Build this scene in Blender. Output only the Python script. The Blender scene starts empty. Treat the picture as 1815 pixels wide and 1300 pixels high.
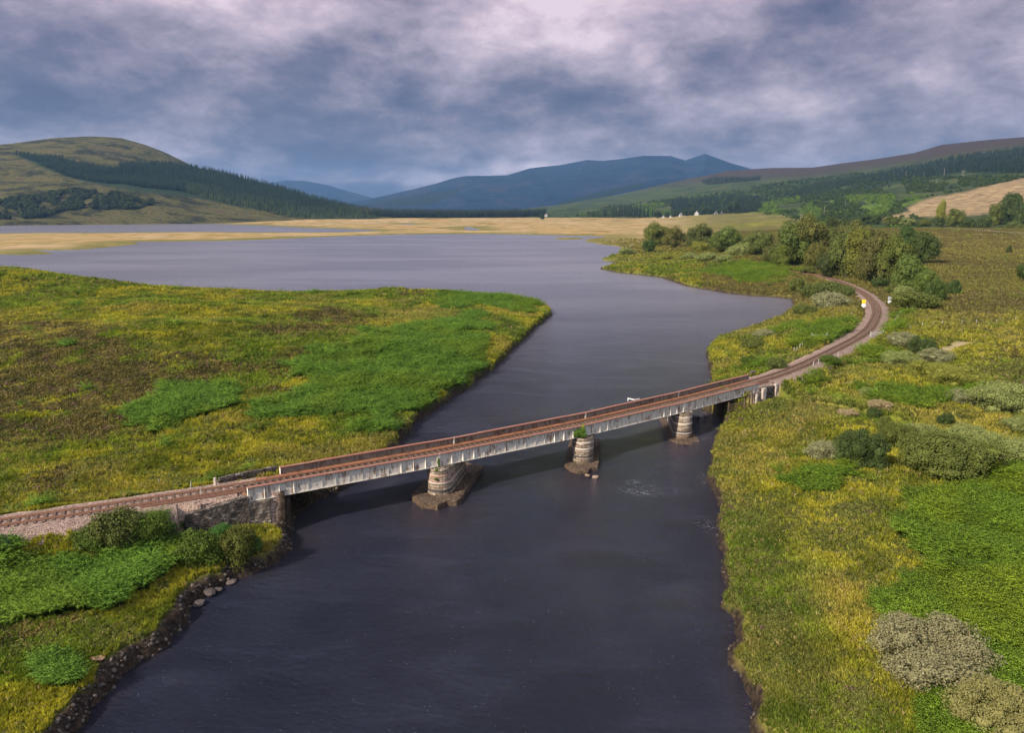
import bpy, math, random
import numpy as np
from mathutils import Vector, Matrix, Euler
random.seed(7); RNG=np.random.default_rng(7)
C=bpy.context.scene.collection
sc=bpy.context.scene
# ------------------------------------------------------------------ camera
FPX=1350.0; YH=375.0; HC=31.6; PITCH=math.atan((650-YH)/FPX)
cam=bpy.data.cameras.new('camera'); co=bpy.data.objects.new('camera',cam); C.objects.link(co)
cam.sensor_width=36; cam.lens=FPX/1815*36; cam.clip_start=0.5; cam.clip_end=60000
co.location=(0,0,HC); co.rotation_euler=(math.pi/2-PITCH,0,0); sc.camera=co
# ------------------------------------------------------------------ sun and sky
SUN_AZ=math.radians(-132); SUN_EL=math.radians(34)
sd=Vector((math.sin(SUN_AZ)*math.cos(SUN_EL),math.cos(SUN_AZ)*math.cos(SUN_EL),math.sin(SUN_EL)))
sl=bpy.data.lights.new('sun','SUN'); sl.energy=5.0; sl.angle=math.radians(0.6); sl.color=(1.0,0.87,0.72)
so=bpy.data.objects.new('sun',sl); C.objects.link(so); so.rotation_euler=sd.to_track_quat('Z','Y').to_euler(); so.location=(0,-50,200)
sc.view_settings.view_transform='Standard'; sc.view_settings.look='None'; sc.view_settings.gamma=1
sc.view_settings.exposure=0.70
sc.cycles.max_bounces=5; sc.cycles.diffuse_bounces=2; sc.cycles.glossy_bounces=3; sc.cycles.transmission_bounces=2
sc.cycles.transparent_max_bounces=4; sc.cycles.volume_bounces=0; sc.cycles.caustics_reflective=False; sc.cycles.caustics_refractive=False

class NT:
    """small helper to write node trees as expressions"""
    def __init__(s,t): s.t=t; s.t.nodes.clear()
    def n(s,ty,ins=None,**kw):
        nd=s.t.nodes.new(ty)
        for k,v in kw.items(): setattr(nd,k,v)
        for k,v in (ins or {}).items(): s.put(nd.inputs[k],v)
        return nd
    def put(s,sock,v):
        if isinstance(v,bpy.types.NodeSocket): s.t.links.new(v,sock)
        elif isinstance(v,bpy.types.Node): s.t.links.new(v.outputs[0],sock)
        else:
            if hasattr(sock.default_value,'__len__') and not hasattr(v,'__len__'): v=[v]*len(sock.default_value)
            if hasattr(v,'__len__') and len(v)==3 and len(sock.default_value)==4: v=(*v,1)
            sock.default_value=v
    def m(s,op,a,b=0.0,c=0.0,clamp=False):
        nd=s.n('ShaderNodeMath',operation=op,use_clamp=clamp); s.put(nd.inputs[0],a); s.put(nd.inputs[1],b)
        if op in('MULTIPLY_ADD','SMOOTH_MIN'): s.put(nd.inputs[2],c)
        return nd.outputs[0]
    def mix(s,f,a,b,bt='MIX'):
        nd=s.n('ShaderNodeMix',data_type='RGBA',blend_type=bt,clamp_factor=True)
        s.put(nd.inputs[0],f); s.put(nd.inputs[6],a); s.put(nd.inputs[7],b); return nd.outputs[2]
    def noise(s,scale,detail=4,rough=0.55,vec=None,dist=0.0,out=0):
        nd=s.n('ShaderNodeTexNoise',{'Scale':scale,'Detail':detail,'Roughness':rough,'Distortion':dist})
        if vec is not None: s.put(nd.inputs['Vector'],vec)
        return nd.outputs[out]
    def ramp(s,f,stops,interp='LINEAR'):
        nd=s.n('ShaderNodeValToRGB'); s.put(nd.inputs[0],f); cr=nd.color_ramp; cr.interpolation=interp
        while len(cr.elements)<len(stops): cr.elements.new(0.5)
        for e,(p,c) in zip(cr.elements,stops):
            e.position=p; e.color=(*c,1) if hasattr(c,'__len__') else (c,c,c,1)
        return nd.outputs[0]
    def map(s,vec,scale=(1,1,1),rot=(0,0,0),loc=(0,0,0)):
        nd=s.n('ShaderNodeMapping',{'Vector':vec,'Scale':scale,'Rotation':rot,'Location':loc}); return nd.outputs[0]

w=bpy.data.worlds.new('World'); sc.world=w; w.use_nodes=True
def build_world():
    t=NT(w.node_tree)
    sky=t.n('ShaderNodeTexSky',sky_type='NISHITA',sun_disc=False,sun_elevation=SUN_EL,sun_rotation=SUN_AZ,air_density=1.0,dust_density=1.5)
    gc=t.n('ShaderNodeTexCoord').outputs['Generated']
    sp=t.n('ShaderNodeSeparateXYZ',{0:gc}); x,y,z=sp.outputs
    zc=t.m('MAXIMUM',z,0.0)
    den=t.m('ADD',zc,0.30)
    px=t.m('DIVIDE',x,den); py=t.m('DIVIDE',y,den)
    pv=t.n('ShaderNodeCombineXYZ',{0:px,1:py,2:0.0}).outputs[0]
    # azimuth / elevation in degrees, bent by noise so that cloud edges are ragged
    wn=t.n('ShaderNodeTexNoise',{'Scale':1.1,'Detail':4.0,'Roughness':0.55,'Vector':pv}).outputs['Color']
    ws=t.n('ShaderNodeSeparateColor',{0:wn})
    az=t.m('MULTIPLY',t.m('ARCTAN2',x,y),57.3); el=t.m('MULTIPLY',t.m('ARCSINE',z),57.3)
    az=t.m('ADD',az,t.m('MULTIPLY',t.m('SUBTRACT',ws.outputs[0],0.5),16.0))
    el=t.m('ADD',el,t.m('MULTIPLY',t.m('SUBTRACT',ws.outputs[1],0.5),9.0))
    def blob(a0,e0,sa,se,amp,tilt=0.0):
        da=t.m('SUBTRACT',az,a0); de=t.m('SUBTRACT',el,e0)
        de=t.m('SUBTRACT',de,t.m('MULTIPLY',da,tilt))
        q=t.m('ADD',t.m('POWER',t.m('ABSOLUTE',t.m('DIVIDE',da,sa)),2.0),t.m('POWER',t.m('ABSOLUTE',t.m('DIVIDE',de,se)),2.0))
        return t.m('MULTIPLY',t.m('EXPONENT',t.m('MULTIPLY',q,-1.0)),amp)
    sv=t.map(gc,(1,1,2.0)); n1=t.noise(4.6,10,0.58,sv,0.12); n2=t.noise(13.0,9,0.64,sv,0.15); n3=t.noise(0.9,3,0.5,pv)
    v=t.m('ADD',t.m('MULTIPLY',t.m('SUBTRACT',n1,0.5),2.0),t.m('MULTIPLY',t.m('SUBTRACT',n2,0.5),0.95))
    v=t.m('ADD',v,t.m('MULTIPLY',t.m('SUBTRACT',n3,0.5),0.35))
    # brightness rises with height
    v=t.m('ADD',v,t.m('MULTIPLY',t.m('MINIMUM',t.m('MAXIMUM',t.m('SUBTRACT',el,1.0),0.0),22.0),0.021))
    v=t.m('ADD',v,0.335)
    low=t.m('SUBTRACT',1.0,t.m('MULTIPLY',el,0.14,clamp=True))
    v=t.m('ADD',v,t.m('MULTIPLY',t.m('MULTIPLY',low,t.m('SUBTRACT',t.noise(1.0,7,0.6,t.n('ShaderNodeCombineXYZ',{0:t.m('MULTIPLY',az,0.11),1:t.m('MULTIPLY',el,0.75),2:0.0}).outputs[0],0.5),0.45)),1.5))
    for b in SKY_BLOBS: v=t.m('ADD',v,blob(*b))
    col=t.ramp(v,[(0.0,(0.062,0.068,0.120)),(0.22,(0.104,0.102,0.158)),(0.42,(0.180,0.162,0.212)),(0.62,(0.272,0.240,0.300)),(0.82,(0.400,0.335,0.385)),(1.0,(0.53,0.455,0.50))])
    # left side bluer, upper left and right more purple
    pur=t.m('MULTIPLY',t.m('MAXIMUM',t.m('SUBTRACT',el,7.0),0.0),0.055,clamp=True)
    col=t.mix(pur,col,t.mix(1.0,col,(1.06,0.93,1.0),'MULTIPLY'))
    # unseen sky overhead and behind made brighter and neutral for the ambient light
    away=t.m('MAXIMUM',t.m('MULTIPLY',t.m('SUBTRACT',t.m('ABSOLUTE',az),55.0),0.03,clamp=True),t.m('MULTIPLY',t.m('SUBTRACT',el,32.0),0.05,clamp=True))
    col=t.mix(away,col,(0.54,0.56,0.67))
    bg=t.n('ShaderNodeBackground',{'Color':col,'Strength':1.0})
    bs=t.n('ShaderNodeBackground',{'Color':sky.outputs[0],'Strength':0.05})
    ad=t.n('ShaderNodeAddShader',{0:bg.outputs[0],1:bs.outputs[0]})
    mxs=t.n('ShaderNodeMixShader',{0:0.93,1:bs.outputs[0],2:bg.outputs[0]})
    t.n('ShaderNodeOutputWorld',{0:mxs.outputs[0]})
# (azimuth, elevation, width, height, amount, tilt) of the bright and dark cloud masses, in degrees
SKY_BLOBS=[(-28,8.0,11,2.8,-0.24,0.0),(-10,6.3,10,2.4,-0.20,0.05),(3,7.5,6,2.2,-0.30,0.0),(20,13.5,13,2.6,-0.26,0.22),(-16,14.5,13,4.5,0.24,0.0),(-27,17.5,9,4,0.30,0.0),(27,17,10,3,0.12,0),
    (-6,3.6,13,1.1,0.34,0.0),(8,2.2,8,.8,.18,0),(-32,3.6,4,1.2,0.30,0.0),(31,11,6,3.0,0.20,0.2),(24,3.8,10,1.6,0.02,0.0),(3,10.5,7,2.6,0.16,0.1),(12,4.5,9,1.7,-0.10,0.0),(-30,14,6,2.5,-0.10,0.0),(-14,2.2,12,1.2,-0.14,0.0)]
build_world()

# ------------------------------------------------------------------ helpers
def tag(o,label=None,cat=None,group=None,kind=None):
    if label: o['label']=label
    if cat: o['category']=cat
    if group: o['group']=group
    if kind: o['kind']=kind
    return o
def empty(name,loc=(0,0,0),rz=0,label=None,cat=None,group=None):
    o=bpy.data.objects.new(name,None); C.objects.link(o); o.location=loc; o.rotation_euler=(0,0,rz); o.empty_display_size=0.3
    return tag(o,label,cat,group)
def mesh_np(name,V,F,mats=None,mi=None,smooth=False,attrs=None):
    """V (n,3); F list of arrays (k,3) and (k,4)"""
    me=bpy.data.meshes.new(name); V=np.asarray(V,dtype=np.float32)
    Fs=[np.asarray(f,dtype=np.int32) for f in (F if isinstance(F,list) else [F])]
    me.vertices.add(len(V)); me.vertices.foreach_set('co',V.ravel())
    idx=np.concatenate([f.ravel() for f in Fs]); tot=np.concatenate([np.full(len(f),f.shape[1],dtype=np.int32) for f in Fs])
    st=np.concatenate([[0],np.cumsum(tot)[:-1]]).astype(np.int32)
    me.loops.add(len(idx)); me.loops.foreach_set('vertex_index',idx)
    me.polygons.add(len(tot)); me.polygons.foreach_set('loop_start',st); me.polygons.foreach_set('loop_total',tot)
    if smooth: me.polygons.foreach_set('use_smooth',np.ones(len(tot),dtype=bool))
    for m_ in (mats or []): me.materials.append(m_)
    if mi is not None: me.polygons.foreach_set('material_index',np.asarray(mi,dtype=np.int32))
    for k,a in (attrs or {}).items():
        a=np.asarray(a,dtype=np.float32)
        if a.ndim==1: at=me.attributes.new(k,'FLOAT','POINT'); at.data.foreach_set('value',a)
        else: at=me.attributes.new(k,'FLOAT_COLOR','POINT'); at.data.foreach_set('color',a.ravel())
    me.update(calc_edges=True); return me
def link(name,me,parent=None,loc=None,**kw):
    o=bpy.data.objects.new(name,me); C.objects.link(o)
    if parent: o.parent=parent
    if loc is not None: o.location=loc
    return tag(o,**kw)
class MB:
    """collects boxes, prisms, tubes; world or local coordinates"""
    def __init__(s): s.v=[]; s.f=[]; s.m=[]
    def add(s,vs,fs,mi=0):
        b=len(s.v); s.v+= [tuple(v) for v in vs]; s.f+=[tuple(i+b for i in f) for f in fs]; s.m+=[mi]*len(fs)
    def obox(s,c,u,v,w_,mi=0):
        """box: centre c, half-vectors u v w"""
        c,u,v,w_=map(Vector,(c,u,v,w_)); P=[c+a*u+b*v+d*w_ for d in(-1,1) for b in(-1,1) for a in(-1,1)]
        s.add(P,[(0,2,3,1),(4,5,7,6),(0,1,5,4),(2,6,7,3),(0,4,6,2),(1,3,7,5)],mi)
    def box(s,x0,x1,y0,y1,z0,z1,mi=0): s.obox(((x0+x1)/2,(y0+y1)/2,(z0+z1)/2),((x1-x0)/2,0,0),(0,(y1-y0)/2,0),(0,0,(z1-z0)/2),mi)
    def beam(s,a,b,wd,ht,mi=0,up=(0,0,1)):
        a,b=Vector(a),Vector(b); d=(b-a); L=d.length/2; d.normalize(); n=d.cross(Vector(up)); 
        if n.length<1e-3: n=Vector((1,0,0))
        n.normalize(); u=n.cross(d); s.obox((a+b)/2,d*L,n*wd/2,u*ht/2,mi)
    def tube(s,pts,rs,k=6,mi=0,cap=True):
        b=len(s.v); pts=[Vector(p) for p in pts]
        for i,p in enumerate(pts):
            d=(pts[min(i+1,len(pts)-1)]-pts[max(i-1,0)]).normalized(); a=d.orthogonal().normalized(); c=d.cross(a)
            for j in range(k):
                t=2*math.pi*j/k; s.v.append(tuple(p+(a*math.cos(t)+c*math.sin(t))*rs[i]))
        for i in range(len(pts)-1):
            for j in range(k): s.f.append((b+i*k+j,b+i*k+(j+1)%k,b+(i+1)*k+(j+1)%k,b+(i+1)*k+j)); s.m.append(mi)
        if cap:
            s.f.append(tuple(b+j for j in range(k))[::-1]); s.m.append(mi)
            s.f.append(tuple(b+(len(pts)-1)*k+j for j in range(k))); s.m.append(mi)
    def mesh(s,name,mats,smooth=False):
        me=bpy.data.meshes.new(name); me.from_pydata(s.v,[],s.f)
        for m_ in (mats if isinstance(mats,(list,tuple)) else [mats]): me.materials.append(m_)
        me.polygons.foreach_set('material_index',s.m)
        if smooth: me.polygons.foreach_set('use_smooth',[True]*len(s.f))
        me.update(); return me
    def build(s,name,mats,parent=None,smooth=False,bevel=0,**kw):
        o=link(name,s.mesh(name,mats,smooth),parent,**kw)
        if bevel: b=o.modifiers.new('b','BEVEL'); b.width=bevel; b.segments=1; b.limit_method='ANGLE'
        return o

def mat(name): 
    m_=bpy.data.materials.new(name); m_.use_nodes=True; return m_,NT(m_.node_tree)
def principled(t,col,rough=0.85,bump=None,bs=0.3,bd=0.1,spec=0.25,metal=0.0):
    p=t.n('ShaderNodeBsdfPrincipled',{'Base Color':col,'Roughness':rough,'Specular IOR Level':spec,'Metallic':metal})
    if bump is not None: t.put(p.inputs['Normal'],t.n('ShaderNodeBump',{'Height':bump,'Strength':bs,'Distance':bd}).outputs[0])
    t.n('ShaderNodeOutputMaterial',{0:p.outputs[0]}); return p

# ------------------------------------------------------------------ photo survey -> world
cp,sp_=math.cos(PITCH),math.sin(PITCH)
def rdir(px,py):
    px=np.asarray(px,float); py=np.asarray(py,float); cx=(px-907.5)/FPX; cy=-(py-650)/FPX
    return np.stack([cx,cp+cy*sp_,-sp_+cy*cp],-1)
def P(px,py,z=0.0):
    d=rdir(px,py); t=(z-HC)/d[...,2]; return d*t[...,None]+np.array([0,0,HC])
def PD(px,py,D):
    d=rdir(px,py); return d/np.hypot(d[...,0],d[...,1])[...,None]*np.asarray(D)[...,None]+np.array([0,0,HC])
def proj(X,Y,Z):
    zc=Z-HC; f=Y*cp-zc*sp_; u=Y*sp_+zc*cp; return 907.5+FPX*X/f, 650-FPX*u/f
# value noise
def vn(x,y,seed=0):
    xi=np.floor(x).astype(np.int64); yi=np.floor(y).astype(np.int64); fx=x-xi; fy=y-yi
    fx=fx*fx*(3-2*fx); fy=fy*fy*(3-2*fy)
    def h(a,b):
        n=(a*374761393+b*668265263+seed*1274126177)&0xffffffff; n=((n^(n>>13))*1274126177)&0xffffffff; return ((n^(n>>16))&0xffff)/65535.0
    return (h(xi,yi)*(1-fx)+h(xi+1,yi)*fx)*(1-fy)+(h(xi,yi+1)*(1-fx)+h(xi+1,yi+1)*fx)*fy
def fbm(x,y,sc_,oc=4,seed=0):
    r=0;a=0.5;tot=0
    for i in range(oc): r=r+a*vn(x/sc_*2**i+17.3*i,y/sc_*2**i+9.1*i,seed+i); tot+=a; a*=0.5
    return r/tot
def sstep(a,b,x): t=np.clip((x-a)/(b-a),0,1); return t*t*(3-2*t)
def segdist(x,y,S):
    """min distance of points to segments S (n,4), chunked"""
    out=np.full(x.shape,1e9); xr=x.ravel(); yr=y.ravel(); o=out.ravel()
    for s0 in range(0,len(xr),60000):
        X=xr[s0:s0+60000,None]; Y=yr[s0:s0+60000,None]
        dx=S[:,2]-S[:,0]; dy=S[:,3]-S[:,1]; L=dx*dx+dy*dy+1e-9
        t=np.clip(((X-S[:,0])*dx+(Y-S[:,1])*dy)/L,0,1)
        d=(X-S[:,0]-t*dx)**2+(Y-S[:,1]-t*dy)**2
        o[s0:s0+60000]=np.sqrt(d.min(1))
    return o.reshape(x.shape)
def inpoly(x,y,poly):
    ins=np.zeros(x.shape,bool); n=len(poly)
    for i in range(n):
        x1,y1=poly[i]; x2,y2=poly[(i+1)%n]
        if y1==y2: continue
        c=((y1>y)!=(y2>y)); ins^= c&(x<(x2-x1)*(y-y1)/(y2-y1)+x1)
    return ins
def closed(poly): p=np.asarray(poly); q=np.roll(p,-1,0); return np.hstack([p,q])
def wp(pts,z=0.0): return P(np.array([p[0] for p in pts]),np.array([p[1] for p in pts]),z)[:,:2]

# shorelines read off the photograph (water surface is z = 0)
LEFT=[(0,1420),(136,1300),(194,1239),(233,1190),(288,1151),(330,1108),(341,1074),(381,1046),(430,1024),(485,1006),(514,975),(520,940),(528,912),(560,886),(625,862),(670,828),(712,786),(728,765),(748,742),(770,726),(797,709),(815,697),(832,687),(852,672),(877,654),(898,633),(916,616),(943,588),(962,572),(979,558),(974,551),(945,541),(900,532),(820,526),(720,522),(560,527),(420,528),(290,526),(200,521),(120,508),(60,492),(0,482),(-150,470),(-500,452)]
RIGHT=[(1380,1500),(1345,1360),(1335,1300),(1325,1254),(1315,1195),(1292,1179),(1300,1140),(1298,1103),(1279,1077),(1284,1040),(1281,998),(1271,949),(1273,905),(1272,891),(1256,862),(1259,840),(1264,823),(1263,800),(1266,777),(1285,747),(1272,742),(1258,734),(1240,725),(1256,700),(1261,673),(1258,655),(1252,622),(1273,606),(1321,591),(1376,571),(1405,553),(1408,541),(1403,531),(1376,527),(1330,525),(1289,520),(1218,508),(1171,492),(1130,487),(1100,484),(1063,477),(1080,472),(1097,467),(1067,461),(1080,454),(1097,450),(1109,441),(1095,437),(1063,433),(1036,428),(1040,424),(1070,421),(1075,419.5),(1040,418.5),(986,417),(870,415),(780,415),(700,416),(640,418),(578,420),(520,423),(463,425),(400,427),(328,428),(239,429),(247,433),(185,439),(135,443),(62,444),(96,450),(40,452),(0,451),(-150,449),(-420,446)]
POND=[(-300,395),(0,395),(120,394.6),(270,395.5),(386,397),(470,400),(540,404),(610,406),(675,408),(640,410.5),(578,412),(463,412),(360,411.5),(270,412),(180,413),(80,412.5),(0,414),(-300,415)]
POOL1=[(704,407),(708,405.5),(735,405),(742,406.5),(725,408)]
POOL1=[(706,397.6),(712,396.6),(730,396.4),(738,397.4),(722,398.4)]
POOL2=[(822,403.5),(832,402.5),(838,404.5),(850,406.5),(845,408.5),(828,408),(826,406)]
ISLET=[(980,423.2),(990,421.6),(1010,421),(1030,421.6),(1037,423),(1028,424.4),(1008,425.2),(988,424.6)]
A=list(map(tuple,wp(LEFT)))+[(-3000,600),(-3000,-400),(-40,-300)]
B=[(60,-300)]+list(map(tuple,wp(RIGHT)))+[(-4000,1000),(-40000,4000),(-40000,60000),(60000,60000),(60000,-300)]
LANDS=[A,B,wp(ISLET)]; HOLES=[wp(POND),wp(POOL1),wp(POOL2)]
SH=[closed(p) for p in LANDS+HOLES]; SHS=np.vstack(SH)
def shore(x,y):
    """signed distance to the nearest shoreline, positive on land"""
    land=np.zeros(x.shape,bool)
    for p in LANDS: land|=inpoly(x,y,p)
    for p in HOLES: land&=~inpoly(x,y,p)
    d=segdist(x,y,SHS); return np.where(land,d,-d)
# track centreline
ZT=5.2                                   # top of girders
GN=P(np.array([437,777,1033,1212,1344.]),np.array([865,804.5,754,713,679.]),ZT)[:,:2]
gd=np.diff(GN,axis=0); gd/=np.linalg.norm(gd,axis=1)[:,None]
nd_=np.vstack([gd[0],(gd[:-1]+gd[1:])/2,gd[-1]]); nd_/=np.linalg.norm(nd_,axis=1)[:,None]
nrm=np.stack([-nd_[:,1],nd_[:,0]],1); GC=GN+nrm*2.25; GF=GN+nrm*4.5+nd_*4.3
tl=P(np.array([-520,-300,-150,2,216.]),np.array([991,965,946.5,926,892.5]),4.65)[:,:2]
tr=P(np.array([1396,1445,1497,1526,1545,1556,1551,1533,1509,1487,1465,1441,1400,1340]),np.array([658.5,636,610,595,578,554,537,520,507,498,492,486,480,474]),4.65)[:,:2]
tk=np.vstack([tl,GC,tr]); cum=np.concatenate([[0],np.cumsum(np.linalg.norm(np.diff(tk,axis=0),axis=1))])
ss=np.arange(0,cum[-1],0.5); tx=np.interp(ss,cum,tk[:,0]); ty=np.interp(ss,cum,tk[:,1])
kern=np.exp(-0.5*(np.arange(-24,25)/9.0)**2); kern/=kern.sum()
for _ in range(2):
    tx=np.convolve(np.pad(tx,24,mode='reflect',reflect_type='odd'),kern,'valid'); ty=np.convolve(np.pad(ty,24,mode='reflect',reflect_type='odd'),kern,'valid')
TR=np.stack([tx,ty],1); tg=np.gradient(TR,axis=0); tg/=np.linalg.norm(tg,axis=1)[:,None]; TNm=np.stack([-tg[:,1],tg[:,0]],1)
i_a=int(np.argmin(np.hypot(tx-GC[0,0],ty-GC[0,1]))); i_b=int(np.argmin(np.hypot(tx-GC[4,0],ty-GC[4,1])))
IA=i_a; IB=i_b
SEGL=np.hstack([TR[0:i_a+5:4][:-1],TR[0:i_a+5:4][1:]]); SEGR=np.hstack([TR[i_b-2::6][:-1],TR[i_b-2::6][1:]])
def zbed(i): return 4.72
MOUNDS=[(200,610,5,4.6,44,26),(-20,505,5,9,85,60),(330,560,4,2.6,34,18),(60,560,5,2.2,70,35),(735,521,3,2.8,20,8),(900,536,2,1.8,14,6),(840,585,3,1.6,16,12),(560,600,3,1.8,26,12),(640,640,2,1.3,14,9),(1430,715,4,1.6,12,7),(640,680,2,1.0,22,9),(1500,850,3,0.8,12,9),
    (1330,405,9,8,110,60),(1790,560,5,3,90,60),(1750,420,8,5,200,160),(1310,470,3,2.6,40,22),(380,745,2,0.9,18,7),(60,1130,2,0.5,8,6)]
MW=[(*P(a,b,z)[:2],amp,rx,ry) for a,b,z,amp,rx,ry in MOUNDS]
def height(x,y,full=False):
    D=np.hypot(x,y); az=np.degrees(np.arctan2(x,y))
    d0=shore(x,y); near=np.clip(1-D/900,0,1)
    d=d0+(fbm(x,y,2.2,3,5)-0.5)*1.5*np.clip(d0+1.2,0,1)*sstep(700,250,D)
    land=d>0
    zl=0.75*sstep(0,0.9,d)+1.25*(1-np.exp(-np.maximum(d,0)/11))+0.3*sstep(0,0.3,d)
    inl=1-np.exp(-np.maximum(d,0)/14)
    zl=zl+inl*((fbm(x,y,16,4,1)-0.5)*2.4+(fbm(x,y,3.0,3,2)-0.5)*0.9)*sstep(1300,500,D)
    far=sstep(350,900,D)
    zl=np.where((az<12)&(D>350),zl*(1-far)+far*(0.35*sstep(0,3,d)+0.35*(1-np.exp(-np.maximum(d,0)/60))),zl)
    zl=zl+14*sstep(1350,2600,D)*(1-np.exp(-np.maximum(d,0)/260))*sstep(22,8,az)
    zl=zl+(2.4*sstep(95,260,D)+6*sstep(300,1000,D)+22*sstep(1000,2400,D))*sstep(8,20,az)*(1-np.exp(-np.maximum(d,0)/30))
    for (mx,my,amp,rx,ry) in MW:
        zl=zl+amp*np.exp(-((x-mx)/rx)**2-((y-my)/ry)**2)*inl
    # railway formation
    m_=(np.abs(x)<330)&(y<520)&(y>-60)
    if m_.any():
        xx=x[m_];yy=y[m_]; zz=zl[m_]; dd=d[m_]
        f0=np.full(xx.shape,-9.0); dtr=np.full(xx.shape,1e9)
        dl=segdist(xx,yy,SEGL); dr=segdist(xx,yy,SEGR)
        # which side of the left approach: near side (towards camera) of the wing wall has no bank
        a0=TR[max(i_a-12,0)]; t0=tg[i_a-6]; side=(xx-a0[0])*(-t0[1])+(yy-a0[1])*t0[0]; along=(xx-a0[0])*t0[0]+(yy-a0[1])*t0[1]
        cut=(side<-2.55)&(along>-1.0)&(along<12)
        a1=GC[4]; t1=tg[i_b]; side1=(xx-a1[0])*(-t1[1])+(yy-a1[1])*t1[0]; al1=(xx-a1[0])*t1[0]+(yy-a1[1])*t1[1]; cut1=(side1<-2.5)&(al1>-6)&(al1<4.8)
        for dd_,sl_ in((dl,1),(dr,1)):
            fz=4.22-np.maximum(0,dd_-3.1)/1.7
            if dd_ is dl: fz=np.where(cut,-9,fz)
            else: fz=np.where(cut1,-9,fz)
            f0=np.maximum(f0,fz)
            lim=4.12+np.maximum(0,dd_-3.4)/2.2
            zz=np.minimum(zz,lim)
        zz=np.maximum(zz,np.where(dd>0.2,f0,-9))
        zz=np.where(cut,np.minimum(zz,1.7+0*zz+0.05*np.abs(side)),zz)
        zz=np.where(cut1,np.minimum(zz,2.1),zz)
        zl[m_]=zz
    zw=-np.minimum(1.6,0.25+np.maximum(-d,0)*0.35)
    z=np.where(land,zl,zw)
    if full: return z,d,D,az
    return z
def G(px,py):
    """walk rays down to the ground"""
    px=np.atleast_1d(np.asarray(px,float)); py=np.atleast_1d(np.asarray(py,float)); d=rdir(px,py); h=np.hypot(d[:,0],d[:,1])
    Ds=np.geomspace(20,6000,420); X=d[:,0,None]/h[:,None]*Ds; Y=d[:,1,None]/h[:,None]*Ds; Z=HC+d[:,2,None]/h[:,None]*Ds
    g=height(X,Y)-Z; hit=(g>0); i=np.where(hit.any(1),hit.argmax(1),len(Ds)-1); i=np.maximum(i,1); r=np.arange(len(px))
    a=g[r,i-1]; b=g[r,i]; t=np.clip(a/(a-b+1e-9),0,1); Dh=Ds[i-1]+(Ds[i]-Ds[i-1])*t
    x=d[:,0]/h*Dh; y=d[:,1]/h*Dh; return np.stack([x,y,height(x,y)],1)
# ------------------------------------------------------------------ ground cover patches (traced on the ground)
BRACKEN=[[(525,640),(570,618),(640,600),(740,575),(830,560),(862,580),(850,620),(830,660),(790,700),(745,742),(705,772),(600,770),(640,742),(560,742),(430,750),(440,722),(540,700),(610,682),(540,662)],
 [(270,688),(340,675),(440,685),(450,702),(400,730),(330,762),(250,768),(258,720)],
 [(780,522),(880,528),(945,540),(925,560),(850,547),(780,547)],
 [(-60,1010),(60,985),(150,962),(300,915),(345,960),(330,1010),(230,1062),(150,1082),(0,1112),(-80,1120)],
 [(60,1165),(160,1150),(172,1205),(95,1232)],
 [(1600,888),(1830,820),(2000,1000),(1900,1330),(1620,1330),(1700,1240),(1600,1110),(1555,1060),(1640,1010),(1560,965)],
 [(1500,680),(1560,690),(1700,690),(1745,712),(1560,714),(1515,706)],
 [(1338,705),(1380,672),(1440,660),(1500,640),(1570,618),(1575,640),(1500,655),(1420,690),(1360,712)],
 [(1365,602),(1450,570),(1528,575),(1508,604),(1450,612),(1380,628)],
 [(1240,480),(1330,465),(1425,480),(1370,502),(1280,492)],
 [(1400,862),(1530,850),(1548,870),(1430,882)],
 [(1548,602),(1600,560),(1596,548),(1572,560),(1545,590)],[(1300,640),(1340,640),(1330,655),(1295,655)]]
HEATHER=[[(-80,560),(130,566),(250,600),(425,650),(330,690),(285,722),(200,765),(-80,800)],[(430,572),(560,545),(665,560),(645,592),(520,602)],
 [(470,690),(600,700),(585,732),(500,722)],[(812,552),(850,556),(900,585),(865,592)],[(590,565),(660,560),(670,585),(610,590)],[(700,517),(735,512),(770,517),(760,526),(710,526)],[(925,536),(955,540),(950,552),(930,550)],[(1290,398),(1365,400),(1380,412),(1290,412)],
 [(1630,660),(1815,620),(1900,700),(1700,690)],[(1600,520),(1815,515),(1900,560),(1650,560)],[(0,870),(60,840),(120,830),(90,880),(0,890)],[(1440,915),(1590,905),(1600,930),(1480,940)],[(1350,1075),(1420,1060),(1400,1150),(1340,1130)],[(1330,1000),(1380,985),(1370,1030),(1325,1030)],[(1500,1250),(1560,1235),(1590,1290),(1500,1300)]]
DRY=[[(540,800),(650,775),(720,785),(640,815),(480,830)],[(1380,720),(1440,695),(1540,650),(1575,650),(1480,700),(1430,740)],[(-50,905),(80,890),(260,868),(100,900),(-50,930)],[(1400,625),(1470,600),(1485,612),(1410,640)],
 [(380,862),(490,835),(496,842),(390,870)],[(1560,705),(1650,712),(1640,740),(1540,735)],[(-50,585),(120,570),(200,585),(100,620),(-50,625)],[(680,545),(830,545),(760,565),(680,575)],[(1640,410),(1815,418),(1900,440),(1700,470),(1600,440)],
 [(1450,700),(1530,740),(1400,780),(1330,760)],[(1430,1000),(1520,1040),(1480,1120),(1420,1080)]]
BARE=[[(1650,615),(1680,606),(1740,603),(1735,608),(1670,620)],[(1480,682),(1520,677),(1515,683),(1482,686)]]
def wpoly(L):
    flat=np.array([q for p in L for q in p],float); g=G(flat[:,0],flat[:,1]); out=[];k=0
    for p in L: out.append(g[k:k+len(p),:2]); k+=len(p)
    return out
WBR,WHE,WDR,WBA=map(wpoly,(BRACKEN,HEATHER,DRY,BARE))
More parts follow.
